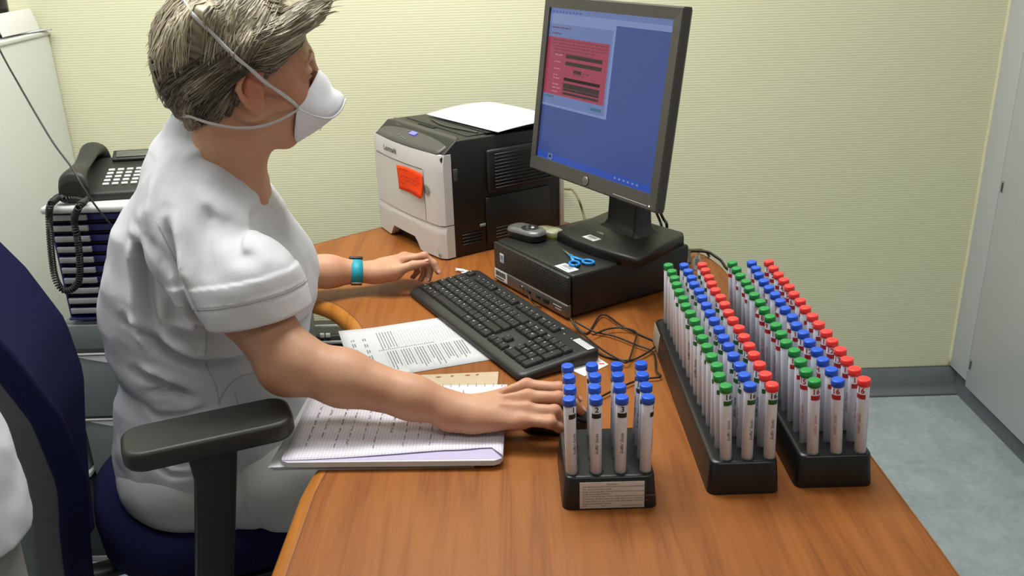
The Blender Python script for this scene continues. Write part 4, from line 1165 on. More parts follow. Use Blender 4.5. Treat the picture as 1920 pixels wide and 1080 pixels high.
for k in range(nS):
    z = TZ1-.016-k*(TZ1-TZ0-.008)/nS
    b = MB(); b.box(((TX0+TX1)/2, (TY0+TY1)/2, z-.001), (TX1-TX0-.014, TY1-TY0-.016, .014), .0015); dr = b.build('drawer', M['navyplastic'], t, world=True)
    b = MB(); b.box((TX0+.008+.040-.0005*k, TY0+.0035, z), (.080-.001*k, .007, .0125), .001)
    o = b.build('label_strip', M['label'] if False else mat('strip_grey', rgb(172, 174, 176), .5, noise_amt=.03), dr); o.data.transform(Matrix.Translation(-t.location))
    if k: 
        b = MB(); b.box(((TX0+TX1)/2, (TY0+TY1)/2+.001, z+.0125), (TX1-TX0-.014, TY1-TY0-.02, .0035), 0); o = b.build('slot', M['dslot'], t, world=True)
# phone
PHZ = TZ1+.0125
t = thing('desk_phone', 'dark grey corded desk phone on top of the drawer tower', 'phone', (-.90, 2.06, PHZ), .12)
ph = t
b = MB()
prof = [(-.085, 0), (.085, 0), (.085, .060), (.070, .062), (-.075, .022), (-.085, .016)]
bb = bmesh.new(); A = [bb.verts.new((-.105, p[0], p[1])) for p in prof]; B = [bb.verts.new((.105, p[0], p[1])) for p in prof]
bb.faces.new(A); bb.faces.new(B[::-1])
for i in range(6): bb.faces.new((A[i], B[i], B[(i+1) % 6], A[(i+1) % 6]))
bmesh.ops.recalc_face_normals(bb, faces=bb.faces[:]); bmesh.ops.bevel(bb, geom=bb.edges[:], offset=.004, segments=2, profile=.5, affect='EDGES')
b.absorb(bb); b.build('base', M['rubber'], t, sharp=.9)
b = MB(); 
hp = [(-.074, -.095, .030), (-.075, -.085, .055), (-.074, -.05, .068), (-.074, 0, .074), (-.073, .05, .086), (-.072, .08, .085), (-.072, .092, .066)]
rows = []
for i, p in enumerate(spline(hp, 4)):
    f = i/24; wd = .027+.006*math.cos(2*PI*f); hh = .016+.010*math.cos(2*PI*f)
    rows.append([(p.x+wd*math.cos(a)*(1 if abs(math.cos(a)) < .9 else 1), p.y, p.z-.006+hh*math.sin(a)) for a in [2*PI*k/16 for k in range(16)]])
vs = b.grid(rows, closed=True); b.bm.faces.new(vs[0]); b.bm.faces.new(vs[-1]); b.build('handset', M['rubber'], t)
def php(x, y, off=0): return Vector((x, y, .022+(y+.075)*(.040/.145)+off))
slope = math.atan2(.040, .145)
for r_ in range(5):
    for c_ in range(5):
        b = MB(); b.box((0, 0, 0), (.014, .0085, .004), .001, M=Matrix.Translation(php(-.018+c_*.0205, -.052+r_*.0155, .001)) @ Matrix.Rotation(slope, 4, 'X')); b.build('key', M['lgrey'], t)
b = MB(); b.box((0, 0, 0), (.115, .032, .012), .003, M=Matrix.Translation(php(.032, .062, .006)) @ Matrix.Rotation(slope+.3, 4, 'X')); b.build('display_housing', M['rubber'], t)
b = MB(); b.box((0, 0, 0), (.095, .018, .002), .0005, M=Matrix.Translation(php(.032, .058, .0135)) @ Matrix.Rotation(slope+.3, 4, 'X')); b.build('display', mat('lcd_green', rgb(92, 96, 84), .3, noise_amt=.05), t)
# coiled cord
pth = [Vector(p) for p in (W(160, 372, 1.99), W(150, 374, 1.965), W(132, 371, 1.955), W(118, 367, 1.95), W(112, 378, 1.945), W(103, 372, 1.94), W(93, 378, 1.935))]
pth = [D(158, 375, .951), D(140, 373, .950), D(122, 374, .951), D(112, 369, .953), D(102, 376, .953), D(95, 384, .950)]+[W(u, v, 1.918) for u, v in ((92, 400), (93, 430), (95, 460), (98, 490), (102, 515), (110, 535), (123, 545), (138, 540), (148, 525), (150, 500), (148, 470), (144, 440), (139, 412))]+[D(148, 388, .950), D(160, 376, .951), D(166, 368, .955)]
def coil(path, R_, r_, turns_per_m, name, m, label):
    sp = spline(path, 10); L_ = [0]
    for a, c in zip(sp, sp[1:]): L_.append(L_[-1]+(c-a).length)
    tot = L_[-1]; N = int(tot*turns_per_m*9); pts = []; j = 0
    for i in range(N):
        s = tot*i/N
        while j < len(L_)-2 and L_[j+1] < s: j += 1
        f = (s-L_[j])/max(1e-9, L_[j+1]-L_[j]); p = sp[j].lerp(sp[j+1], min(1, max(0, f)))
        tt = (sp[j+1]-sp[j]).normalized(); n1 = tt.cross(Vector((.3, 1, .2))).normalized(); n2 = tt.cross(n1)
        a = 2*PI*i/9; k = min(1, s/.05, (tot-s)/.03)
        pts.append(p+(n1*math.cos(a)+n2*math.sin(a))*R_*(.25+.75*k))
    base = pts[0].copy(); b = MB(); b.tube([p-base for p in pts], r_, n=5); o = b.build(name, m); o.location = base; tag(o, label, 'cord'); return o
coil(pth, .0062, .0021, 175, 'coiled_phone_cord', M['rubber'], 'dark coiled handset cord looping down in front of the drawer tower')
cable('hanging_cord', [W(-12, 70, 2.2), W(8, 110, 2.12), W(35, 158, 2.05), W(62, 205, 2.0), W(100, 268, 1.95), W(135, 315, 1.91), W(152, 345, 1.89), W(175, 380, 1.88), W(205, 418, 1.88), W(230, 440, 1.9)], .0022, M['cable'], 'thin black cord hanging diagonally from the white cabinet past the phone', 'cord')

# things on the white cabinet
ZK = 1.2458
t = thing('paper_pile', 'curled white papers lying on the top edge of the white cabinet', 'paper', (-1.45, 2.5, ZK))
b = MB()
q = [WX(u, v, -1.289) for u, v in ((20, 62), (97, 57))]
e1 = D(14, 68, ZK+.002); e2 = D(98, 56, ZK+.002)
rows = [[e1+Vector((0, 0, 0)), e1.lerp(e2, .5), e2], [e1+Vector((-.05, .02, .001)), e1.lerp(e2, .5)+Vector((-.05, .02, .003)), e2+Vector((-.05, 0, .002))]]
b.grid(rows); b.build('sheet', M['paper'], t, world=True, mods=[('SOLIDIFY', dict(thickness=.003, offset=1))])
t = thing('cardboard_box', 'open white cardboard box on top of the white cabinet', 'box', (-1.42, 2.5, ZK))
b = MB(); b.box((-1.405, 2.515, ZK+.030), (.16, .30, .042), .003); b.build('box_body', M['label'], t, world=True)
b = MB(); Mx = Matrix.Translation((-1.308, 2.545, ZK+.034)) @ Matrix.Rotation(-.25, 4, 'Y'); b.box((0, 0, 0), (.003, .20, .058), .0005, M=Mx); b.build('flap', M['label'], t, world=True)
t = thing('glass_jar', 'dark shiny jar standing on the white box in the top left corner', 'jar', (-1.362, 2.545, ZK+.0515))
b = MB(); b.lathe([(.026, 0), (.036, .006), (.038, .07), (.035, .085), (.028, .092)], n=28); b.build('body', mat('dark_jar', rgb(46, 44, 40), .15, noise_amt=.4, noise_scale=30), t)
b = MB(); b.lathe([(.030, .092), (.032, .094), (.032, .108), (.029, .110)], n=28); b.build('lid', M['steel'], t)
# black boxed unit low between cabinet and pedestal
t = thing('black_carton', 'black carton with white lettering low behind the chair back', 'carton', (-1.17, 2.2, 0))
b = MB(); b.box((-1.165, 2.12, .125), (.225, .40, .236), .004); b.build('body', mat('carton_black', rgb(34, 36, 38), .5, noise_amt=.08), t, world=True)
b = MB(); b.box((-1.165, 1.918, .008), (.225, .006, .016), .001); b.build('bottom_rail', M['silver'], t, world=True)
p_ = W(36, 922, 1.917)
b = MB(); b.absorb(text_bm('fs', .034, bold=.03), Matrix.Translation((p_.x, 1.917, p_.z)) @ Matrix.Rotation(PI/2, 4, 'X')); b.box((p_.x+.004, 1.9175, p_.z-.020), (.025, .001, .003), 0); b.build('lettering', M['lgrey'], t, world=True)
p_ = W(57, 961, 1.917)
b = MB(); b.lathe([(.003, 0), (.003, .001)], n=12, M=Matrix.Translation((p_.x, 1.917, p_.z)) @ Matrix.Rotation(PI/2, 4, 'X')); b.build('round_mark', M['lgrey'], t, world=True)
b = MB(); b.box((-1.165, 2.12, .257), (.228, .404, .012), .002); b.build('lid', M['lgrey'], t, world=True)
t = thing('grey_crate', 'pale grey-green storage crate stacked on the black carton behind the chair', 'crate', (-1.165, 2.12, .2635))
b = MB(); b.box((0, 0, .10), (.215, .38, .199), .006); b.build('body', mat('pale_green_grey', rgb(150, 162, 158), .55, noise_amt=.04), t)
b = MB(); b.box((0, 0, .206), (.225, .39, .012), .004); b.build('lid', M['grey'], t)

# ---------------------------------------------------------------- office chair
CC = Vector((-.5445, 1.585, 0)); CY = .42
t = ch = thing('office_chair', 'navy office chair with grey back shell and black armrests, in which the woman sits', 'chair', CC, CY)
def sup(n_, a, b_, e=2.6):
    return [(a*abs(math.cos(t_))**(2/e)*(1 if math.cos(t_) >= 0 else -1), b_*abs(math.sin(t_))**(2/e)*(1 if math.sin(t_) >= 0 else -1)) for t_ in [2*PI*i/n_ for i in range(n_)]]
b = MB(); rows = []
for (s, z) in ((.80, .372), (.93, .376), (.985, .392), (1.0, .415), (.985, .440), (.94, .456), (.82, .464), (.55, .462), (.2, .458)):
    rows.append([(p[0]*s-.025, p[1]*s, z+.026+(.026*max(0, -p[0]*s/.26)**3 if z > .41 else 0)+(.010*(p[1]*s/.25)**2 if z > .44 else 0)) for p in sup(48, .268, .252)])
vs = b.grid(rows, closed=True); b.bm.faces.new(vs[-1]); b.build('seat', M['navy'], t)
b = MB(); rows = []
for (s, z) in ((.75, .345), (.9, .350), (.95, .372)): rows.append([(p[0]*s-.02, p[1]*s, z+.022) for p in sup(40, .250, .25)])
vs = b.grid(rows, closed=True); b.bm.faces.new(vs[0][::-1]); b.bm.faces.new(vs[-1]); b.build('seat_pan', M['black'], t)
# backrest: rows up z, each an arc across
def back_c(z):   # fore-aft position of the front surface centre
    zs = [.36, .45, .55, .66, .78, .90, 1.02, 1.10]; xs = [-.352, -.347, -.335, -.318, -.330, -.375, -.435, -.475]
    return float(np.interp(z, zs, xs))
def back_w(z):
    zs = [.36, .42, .50, .60, .75, .9, 1.0, 1.07, 1.10]; ws = [.10, .155, .195, .222, .232, .222, .20, .16, .09]
    return float(np.interp(z, zs, ws))
def back_rows(off, sc, K=16, z0=.36, z1=1.08, N=26, wrapf=.055):
    rows = []
    for j in range(N+1):
        z = z0+(z1-z0)*j/N; w_ = back_w(z)*sc; rows.append([])
        for i in range(K+1):
            f = 2*i/K-1; rows[-1].append(Vector((back_c(z)+off+wrapf*f*f*.9, w_*f, z)))
    return rows
def shellmesh(o0, o1, s0, s1, name, m, z0=.36, z1=1.10, r=.02):
    b = MB(); A = back_rows(o0, s0, z0=z0, z1=z1); B = back_rows(o1, s1, z0=z0, z1=z1)
    b.grid(A); b.grid(B)
    for X, Y in ((A[0], B[0]), (A[-1], B[-1]), ([r_[0] for r_ in A], [r_[0] for r_ in B]), ([r_[-1] for r_ in A], [r_[-1] for r_ in B])): b.grid([X, Y])
    bmesh.ops.remove_doubles(b.bm, verts=b.bm.verts[:], dist=.0005)
    return b.build(name, m, t, mods=[('BEVEL', dict(width=r, segments=4, limit_method='ANGLE', angle_limit=.7)), ('WEIGHTED_NORMAL', {})])
shellmesh(0, -.046, 1.0, 1.0, 'backrest', M['navy'], r=.020)
shellmesh(-.0465, -.088, .97, .86, 'back_shell', M['shell'], z0=.40, z1=1.06, r=.007)
b = MB(); b.tube(spline([(-.12, 0, .335), (-.30, 0, .33), (-.385, 0, .345), (-.410, 0, .40), (-.405, 0, .47)], 5), .026, n=12, flat=.5, up=(1, 0, 0)); b.build('back_post', M['black'], t)
b = MB(); b.box((0, 0, .325), (.20, .16, .045), .012); b.build('mechanism', M['black'], t)
b = MB(); b.lathe([(.026, .10), (.026, .24), (.018, .24), (.018, .31)], n=20); b.build('gas_column', M['black'], t)
for k in range(5):
    a = 2*PI*k/5+.55
    b = MB(); e_ = Vector((math.cos(a), math.sin(a), 0))
    b.tube([e_*.02+Vector((0, 0, .115)), e_*.16+Vector((0, 0, .105)), e_*.29+Vector((0, 0, .080))], .026, n=10, flat=.6, taper=lambda f: 1-.35*f, up=(0, 0, 1)); lg = b.build('base_leg', M['black'], t)
    for s_ in (-1, 1):
        b = MB(); nn_ = Vector((-e_.y, e_.x, 0)); c_ = e_*.285+nn_*.014*s_+Vector((0, 0, .0285))
        b.lathe([(.020, -.008), (.028, -.006), (.028, .006), (.020, .008)], n=20, M=Matrix.Translation(c_) @ nn_.to_track_quat('Z', 'Y').to_matrix().to_4x4()); b.build('castor_wheel', M['char'], lg)
    b = MB(); b.tube([e_*.285+Vector((0, 0, .05)), e_*.285+Vector((0, 0, .072))], .009, n=10); b.build('castor_stem', M['steel'], lg)
# armrests, each pad on an upright post
PZ = .785
def armrest(cx, cy, rz, postx, posty, root, z=PZ):
    b = MB(); rows = []
    Mx = Matrix.Translation((cx, cy, z)) @ Matrix.Rotation(rz, 4, 'Z')
    def outl(s, inset_=0): 
        pts = []
        for p in rrect(.245-2*inset_, .094-2*inset_, .030, 7): pts.append(p)
        return pts
    for (i_, zz) in ((.010, -.034), (.003, -.031), (.0, -.024), (.0, -.006), (.0018, -.002), (.0055, 0)):
        rows.append([Mx @ Vector((p[0], p[1], zz)) for p in outl(1, i_)])
    vs = b.grid(rows, closed=True); b.bm.faces.new(vs[-1]); b.bm.faces.new(vs[0][::-1]); b.build('armrest_pad', M['rubber'], root)
    b = MB(); rows = []
    for (w_, d_, x_, y_, zz) in ((.075, .034, cx, cy, z-.036), (.062, .034, cx-.002, cy, z-.09), (.060, .032, postx, posty, .50), (.060, .032, postx, posty, .36)):
        rows.append([Vector((x_+p[0], y_+p[1], zz)) for p in rrect(w_, d_, .010, 4)])
    vs = b.grid(rows, closed=True); b.bm.faces.new(vs[-1]); b.bm.faces.new(vs[0][::-1]); b.build('armrest_post', M['black'], root, sharp=.9)
    b = MB(); b.tube([(postx, posty, .365), (postx*.8, posty*.72, .352), (postx*.5, posty*.4, .345)], .026, n=10, flat=.5, up=(0, 0, 1)); b.build('armrest_bracket', M['black'], root)
inv = ch.matrix_basis.inverted(); pb_ = inv @ Vector((-.500, 1.205, 0))
a1 = inv @ Vector((-.460, 1.190, 0)); a2 = inv @ Vector((-.795, 1.915, 0))
armrest(a1.x, a1.y, -.03, pb_.x, pb_.y, t, .806)
armrest(a2.x, a2.y, .10, a2.x, a2.y-.02, t, .745)
# ---------------------------------------------------------------- distance-field bodies
V3 = lambda *a: np.array(a, dtype=np.float32)
class SDF:
    "list of soft-blended shapes; each: (kind, centre, radius of influence, fn, k, op)"
    def __init__(s): s.items = []
    def add(s, fn, c, R, k=.02, op='u'): s.items.append((fn, np.array(c, dtype=np.float32), R, k, op)); return s
    def cap(s, a, b, ra, rb, k=.02, op='u', flat=None):
        a = np.array(a, dtype=np.float32); b = np.array(b, dtype=np.float32); ba = b-a; L2 = float(ba@ba)+1e-12
        def fn(p, a=a, ba=ba, L2=L2):
            pa = p-a; h = np.clip((pa@ba)/L2, 0, 1); q = pa-h[:, None]*ba
            if flat is not None:
                ax, f = flat; d_ = q@ax; q = q+np.outer(d_*(1/f-1), ax)
            return np.sqrt((q*q).sum(1))-(ra+(rb-ra)*h)
        return s.add(fn, (a+b)/2, math.sqrt(L2)/2+max(ra, rb)+k+.01, k, op)
    def ell(s, c, r, R=None, k=.02, op='u'):
        c = np.array(c, dtype=np.float32); r = np.array(r, dtype=np.float32); Rm = None if R is None else np.array(R, dtype=np.float32)
        def fn(p):
            q = p-c
            if Rm is not None: q = q@Rm
            k0 = np.sqrt(((q/r)**2).sum(1)); k1 = np.sqrt(((q/(r*r))**2).sum(1))+1e-9
            return k0*(k0-1)/k1
        return s.add(fn, c, float(r.max())+k+.01, k, op)
    def chain(s, pts, rs_, k=.02, first=None, flat=None):
        for i in range(len(pts)-1): s.cap(pts[i], pts[i+1], rs_[i], rs_[i+1], k if i else (first or k), flat=flat)
        return s
    def loft(s, zs, cx, cy, rx, ry, k=.02, op='u', e=2.2, zpad=.02):
        zs = np.array(zs, dtype=np.float32)
        def fn(p):
            z = np.clip(p[:, 2], zs[0], zs[-1]); X = np.interp(z, zs, cx); Y = np.interp(z, zs, cy); A = np.interp(z, zs, rx); B = np.interp(z, zs, ry)
            q = ((np.abs(p[:, 0]-X)/A)**e+(np.abs(p[:, 1]-Y)/B)**e)**(1/e)
            d_ = (q-1)*np.minimum(A, B)
            dz = np.maximum(zs[0]-p[:, 2], p[:, 2]-zs[-1])
            return np.where(dz > 0, np.sqrt(np.maximum(d_, 0)**2+dz**2)+np.minimum(d_, 0)*(dz <= 0), d_).astype(np.float32)
        c = (np.mean(cx), np.mean(cy), (zs[0]+zs[-1])/2)
        return s.add(fn, c, float(np.sqrt(((zs[-1]-zs[0])/2+.05)**2+max(max(rx), max(ry))**2)+.12), k, op)
    def __call__(s, p):
        p = p.astype(np.float32); d = np.full(len(p), 1e3, np.float32)
        for fn, c, R, k, op in s.items:
            q = p-c; m = (q*q).sum(1) < (R+s.margin)**2
            if not m.any(): continue
            v = fn(p[m]).astype(np.float32); o = d[m]
            if op == 'u':
                h = np.maximum(k-np.abs(o-v), 0)/k; r = np.minimum(o, v)-h*h*k*.25
            elif op == 's':
                v = -v; h = np.maximum(k-np.abs(o-v), 0)/k; r = np.maximum(o, v)+h*h*k*.25
            elif op == 'i':
                h = np.maximum(k-np.abs(o-v), 0)/k; r = np.maximum(o, v)+h*h*k*.25
            elif op == 'd': r = o+v
            d[m] = r
        return d
    margin = .05

def polygonise(f, lo, hi, h, B=8):
    lo = np.array(lo, float); hi = np.array(hi, float)
    nb = np.ceil((hi-lo)/h/B).astype(int); N = nb*B
    V = np.ones(tuple(N), np.float32)
    g = np.stack(np.meshgrid(*[np.arange(k) for k in nb], indexing='ij'), -1).reshape(-1, 3)
    f.margin = 10.0
    dc = f(lo+(g+.5)*B*h)
    f.margin = .05
    R = B*h*.9+.02
    act = g[np.abs(dc) < R]; ina = g[dc <= -R]
    for b_ in ina: V[b_[0]*B:b_[0]*B+B, b_[1]*B:b_[1]*B+B, b_[2]*B:b_[2]*B+B] = -1
    off = np.stack(np.meshgrid(*[np.arange(B)]*3, indexing='ij'), -1).reshape(-1, 3)
    for i in range(0, len(act), 1500):
        a = act[i:i+1500]; idx = (a[:, None, :]*B+off[None]).reshape(-1, 3)
        V[idx[:, 0], idx[:, 1], idx[:, 2]] = f(lo+idx*h)
    S = V < 0
    c = np.zeros(tuple(N-1), np.int8)
    for dx in (0, 1):
        for dy in (0, 1):
            for dz in (0, 1): c += S[dx:N[0]-1+dx, dy:N[1]-1+dy, dz:N[2]-1+dz]
    cells = np.argwhere((c > 0) & (c < 8)); del c
    P = np.zeros((len(cells), 3)); cnt = np.zeros(len(cells))
    cor = [(i, j, k) for i in (0, 1) for j in (0, 1) for k in (0, 1)]
    val = {q: V[cells[:, 0]+q[0], cells[:, 1]+q[1], cells[:, 2]+q[2]] for q in cor}
    for a in cor:
        for ax in range(3):
            if a[ax] == 0:
                b_ = list(a); b_[ax] = 1; b_ = tuple(b_)
                va, vb = val[a], val[b_]; m = (va < 0) != (vb < 0)
                t_ = np.clip(va[m]/(va[m]-vb[m]), .02, .98)
                q = np.tile(np.array(a, float), (m.sum(), 1)); q[:, ax] += t_
                P[m] += q; cnt[m] += 1
    verts = lo+(cells+P/cnt[:, None])*h
    ids = np.full(tuple(N-1), -1, np.int32); ids[cells[:, 0], cells[:, 1], cells[:, 2]] = np.arange(len(cells))
    faces = []
    for ax in range(3):
        u, v = (ax+1) % 3, (ax+2) % 3
        sl0 = [slice(0, N[k]-1) for k in range(3)]; sl1 = list(sl0); sl1[ax] = slice(1, N[ax])
        E_ = np.argwhere(S[tuple(sl0)] != S[tuple(sl1)])
        E_ = E_[(E_[:, u] > 0) & (E_[:, v] > 0) & (E_[:, u] < N[u]-1) & (E_[:, v] < N[v]-1)]
        inside = S[E_[:, 0], E_[:, 1], E_[:, 2]]
        q = []
        for du, dv in ((1, 1), (0, 1), (0, 0), (1, 0)):
            w_ = E_.copy(); w_[:, u] -= du; w_[:, v] -= dv; q.append(ids[w_[:, 0], w_[:, 1], w_[:, 2]])
        q = np.stack(q, 1); q[~inside] = q[~inside][:, ::-1]
        faces.append(q[(q >= 0).all(1)])
    return verts, np.concatenate(faces)

def mesh_from(name, verts, faces, m, parent=None, smooth_it=2, keep=None):
    verts = np.array(verts, float)
    # Laplacian smoothing
    e = np.concatenate([faces[:, [0, 1]], faces[:, [1, 2]], faces[:, [2, 3]], faces[:, [3, 0]]])
    for _ in range(smooth_it):
        acc = np.zeros_like(verts); cn = np.zeros(len(verts))
        for a, b_ in ((0, 1), (1, 0)):
            for k in range(3): acc[:, k] += np.bincount(e[:, a], weights=verts[e[:, b_], k], minlength=len(verts))
            cn += np.bincount(e[:, a], minlength=len(verts))
        verts = verts*.45+acc/np.maximum(cn, 1)[:, None]*.55
    if keep is not None:
        kv = keep(verts); faces = faces[kv[faces].all(1)]
        used = np.zeros(len(verts), bool); used[faces] = True; mp = np.cumsum(used)-1; verts = verts[used]; faces = mp[faces]
    base = np.array(parent.location) if parent is not None else np.zeros(3)
    me = bpy.data.meshes.new(name)
    me.vertices.add(len(verts)); me.vertices.foreach_set('co', (verts-base).astype(np.float32).ravel())
    me.loops.add(len(faces)*4); me.loops.foreach_set('vertex_index', faces.astype(np.int32).ravel())
    me.polygons.add(len(faces)); me.polygons.foreach_set('loop_start', np.arange(len(faces), dtype=np.int32)*4); me.polygons.foreach_set('loop_total', np.full(len(faces), 4, np.int32))
    me.polygons.foreach_set('use_smooth', np.ones(len(faces), bool))
    me.update(calc_edges=True); me.validate()
    me.materials.append(m)
    o = bpy.data.objects.new(name, me); COL.objects.link(o)
    if parent is not None: o.parent = parent
    return o, verts
def set_attr(o, name, vals):
    a = o.data.attributes.new(name, 'FLOAT', 'POINT'); a.data.foreach_set('value', vals.astype(np.float32))
def nse(p, s, seed=0.0):
    "cheap smooth pseudo-noise in [-1,1]"
    x, y, z = p[:, 0]*s+seed, p[:, 1]*s+seed*1.7, p[:, 2]*s-seed
    return (np.sin(x+1.3*np.sin(y*1.1+z*.7))+np.sin(y*1.2+1.7*np.sin(z*.9+x*.6))+np.sin(z*1.1+1.5*np.sin(x*.8+y*.5)))/3

# ---------------------------------------------------------------- the seated woman
HX, HZ, HYAW, HPI, HRO, HS = -.42, 1.266, .34, -.03, .17, 1.03
def headR():
    cy, sy = math.cos(HYAW), math.sin(HYAW); cp, sp = math.cos(HPI), math.sin(HPI); cr, sr = math.cos(HRO), math.sin(HRO)
    return np.array([[cy, -sy, 0], [sy, cy, 0], [0, 0, 1]]) @ np.array([[cp, 0, -sp], [0, 1, 0], [sp, 0, cp]]) @ np.array([[1, 0, 0], [0, cr, -sr], [0, sr, cr]])
HR = headR(); HT = np.array([HX, 1.52, HZ])
def hl(x, y, z): return HT+HS*(HR @ np.array([x, y, z]))
def hloc(p): return ((p-HT) @ HR)/HS
S_ = HS
def head_shapes(s, hl=hl, HR=HR, S_=HS):
    E = lambda c, r, k=.02, op='u', R=HR: s.ell(hl(*c), np.array(r)*S_, R, k, op)
    C = lambda a, b, ra, rb, k=.012, op='u': s.cap(hl(*a), hl(*b), ra*S_, rb*S_, k, op)
    E((-.004, 0, .042), (.098, .073, .088), .03)
    E((-.045, 0, .030), (.060, .066, .066), .03)
    E((.034, 0, -.028), (.058, .056, .078), .03)
    C((-.002, -.052, -.042), (.044, -.020, -.096), .017, .016, .03)
    C((-.002, .052, -.042), (.044, .020, -.096), .017, .016, .03)
    C((.046, -.012, -.094), (.046, .012, -.094), .020, .020, .02)
    for y in (-1, 1):
        E((.052, y*.040, -.018), (.028, .022, .026), .025)
        C((.080, y*.040, .040), (.091, y*.012, .034), .009, .009, .018)
        E((.098, y*.034, .014), (.017, .017, .012), .010, 's')
        # lids
        E((.0790, y*.034, .0140), (.0155, .0165, .0135), .005); E((.0965, y*.036, .0120), (.0075, .012, .0026), .002, 's')
    C((.094, 0, .022), (.113, 0, -.022), .0075, .010, .014)
    C((.104, -.010, -.030), (.104, .010, -.030), .008, .008, .010)
    C((.088, -.014, -.062), (.088, .014, -.062), .008, .008, .012)
    for y in (-1, 1):
        X = [(.011, .018), (.010, .030), (.000, .036), (-.012, .034), (-.022, .024), (-.026, .010), (-.021, -.004), (-.013, -.016), (-.004, -.026), (.004, -.026), (.009, -.018)]
        Yo = [.074, .079, .083, .087, .091, .092, .089, .084, .079, .076, .074]
        E((-.006, y*.078, .004), (.018, .006, .028), .006)
        for i in range(len(X)-1):
            C((X[i][0], y*Yo[i], X[i][1]), (X[i+1][0], y*Yo[i+1], X[i+1][1]), .0042 if i < 7 else .0058, .0042 if i < 6 else .0058, .004)
        C((-.010, y*.083, .022), (-.014, y*.084, .004), .003, .003, .004)
        C((-.014, y*.084, .004), (-.004, y*.081, -.012), .003, .003, .004)
        C((.009, y*.078, .004), (.009, y*.078, -.008), .0035, .0035, .004)
        E((-.001, y*.086, .001), (.0085, .007, .011), .004, 's')
    return s
def hand_chain(s, W_, mcps, fingers, thumb, wr=.026, up=(0, 0, 1), fr=(.0098, .0088, .0080, .0066)):
    "palm from wrist to the knuckles, four bent fingers, and a thumb from the side of the palm"
    W_ = np.array(W_, float); ax = np.array(up, np.float32); ax /= np.linalg.norm(ax)
    for i, m_ in enumerate(mcps):
        m_ = np.array(m_, float); a = W_+(np.array(mcps[i])-np.array(mcps).mean(0))*.35+(m_-W_)*.10
        s.cap(a, m_-(0, 0, .004), .0155, .0115 if i < 3 else .0105, .012)
    for i, (m_, fg) in enumerate(zip(mcps, fingers)):
        sc = (1, 1.02, .97, .86)[i]; pts = [m_]+list(fg)
        for j in range(3):
            s.cap(pts[j], pts[j+1], fr[j]*sc, fr[j+1]*sc, .009 if j == 0 else .0035)
        s.cap(pts[1], np.array(pts[1])+(0, 0, .0005), fr[1]*sc*1.05, fr[1]*sc*1.05, .005)
    t = thumb
    s.cap(t[0], t[1], .0145, .0122, .014); s.cap(t[1], t[2], .0112, .0098, .006); s.cap(t[2], t[3], .0098, .0078, .004)

sk = SDF(); head_shapes(sk)
# neck and shoulders
sk.cap(hl(-.040, 0, -.045), (-.495, 1.53, 1.075), .056, .066, .03)
sk.cap(hl(-.014, 0, -.085), (-.480, 1.53, 1.085), .040, .046, .03)
sk.cap(hl(-.010, -.045, -.040), (-.448, 1.515, 1.075), .014, .012, .025)
sk.cap((-.50, 1.40, 1.055), (-.545, 1.64, 1.02), .052, .046, .05)
sk.loft([.53, .62, .78, .92, 1.02, 1.08], [-.60, -.60, -.57, -.54, -.515, -.50], [1.53]*6, [.125, .12, .11, .115, .10, .07], [.165, .155, .14, .155, .15, .11], .04)
sk.ell((-.615, 1.525, .560), (.115, .155, .090), None, .05)
# legs under the desk
for (hip, kn, an) in (((-.60, 1.445, .545), (-.17, 1.40, .535), (-.22, 1.40, .11)), ((-.60, 1.61, .545), (-.19, 1.68, .535), (-.25, 1.70, .11))):
    sk.cap(hip, kn, .080, .054, .04); sk.cap(kn, an, .052, .034, .03)
    a = np.array(an); sk.cap(a+(0, 0, -.045), a+(.14, .01, -.075), .036, .028, .02)
# right arm (towards the camera)
RS, RE, RW = np.array([-.500, 1.385, 1.050]), np.array([-.350, 1.272, .864]), np.array(D(882, 777, .784))
mid = RS+(RE-RS)*.55
sk.cap(RS, mid, .058, .054, .03); sk.cap(mid, RE, .054, .044, .02)
sk.cap(RE+(-.004, -.004, -.008), RE+(.006, 0, .004), .041, .042, .02)
f1 = RE+(RW-RE)*.30
sk.cap(RE, f1, .043, .0425, .02); sk.cap(f1, RE+(RW-RE)*.68, .0425, .0315, .02)
sk.cap(RE+(RW-RE)*.68, RW, .0325, .0262, .02)
sk.cap(RW+(-.03, -.009, 0), RW+(.03, -.012, 0), .0195, .0195, .02); sk.cap(RW+(-.03, .011, 0), RW+(.03, .013, 0), .0195, .0195, .02)
RM_ = [D(988, 723, .800), D(990, 744, .803), D(988, 768, .797), D(980, 788, .788)]
RF = [[D(1048, 728, .802), D(1070, 738, .792), D(1082, 750, .779)],
      [D(1048, 746, .803), D(1074, 756, .792), D(1089, 770, .777)],
      [D(1040, 771, .796), D(1055, 785, .783), D(1062, 796, .771)],
      [D(1032, 793, .787), D(1048, 802, .775), D(1058, 808, .766)]]
RT = [(-.060, 1.262, .782), (-.024, 1.302, .776), (.012, 1.320, .770), (.038, 1.318, .764)]
hand_chain(sk, RW, RM_, RF, RT, fr=(.0106, .0096, .0087, .0073))
# tendons and knuckles
for m_ in RM_[:3]:
    sk.cap(np.array(RW)*.45+np.array(m_)*.55+(0, 0, .0135), np.array(m_)+(0, 0, .0065), .0028, .0042, .010)
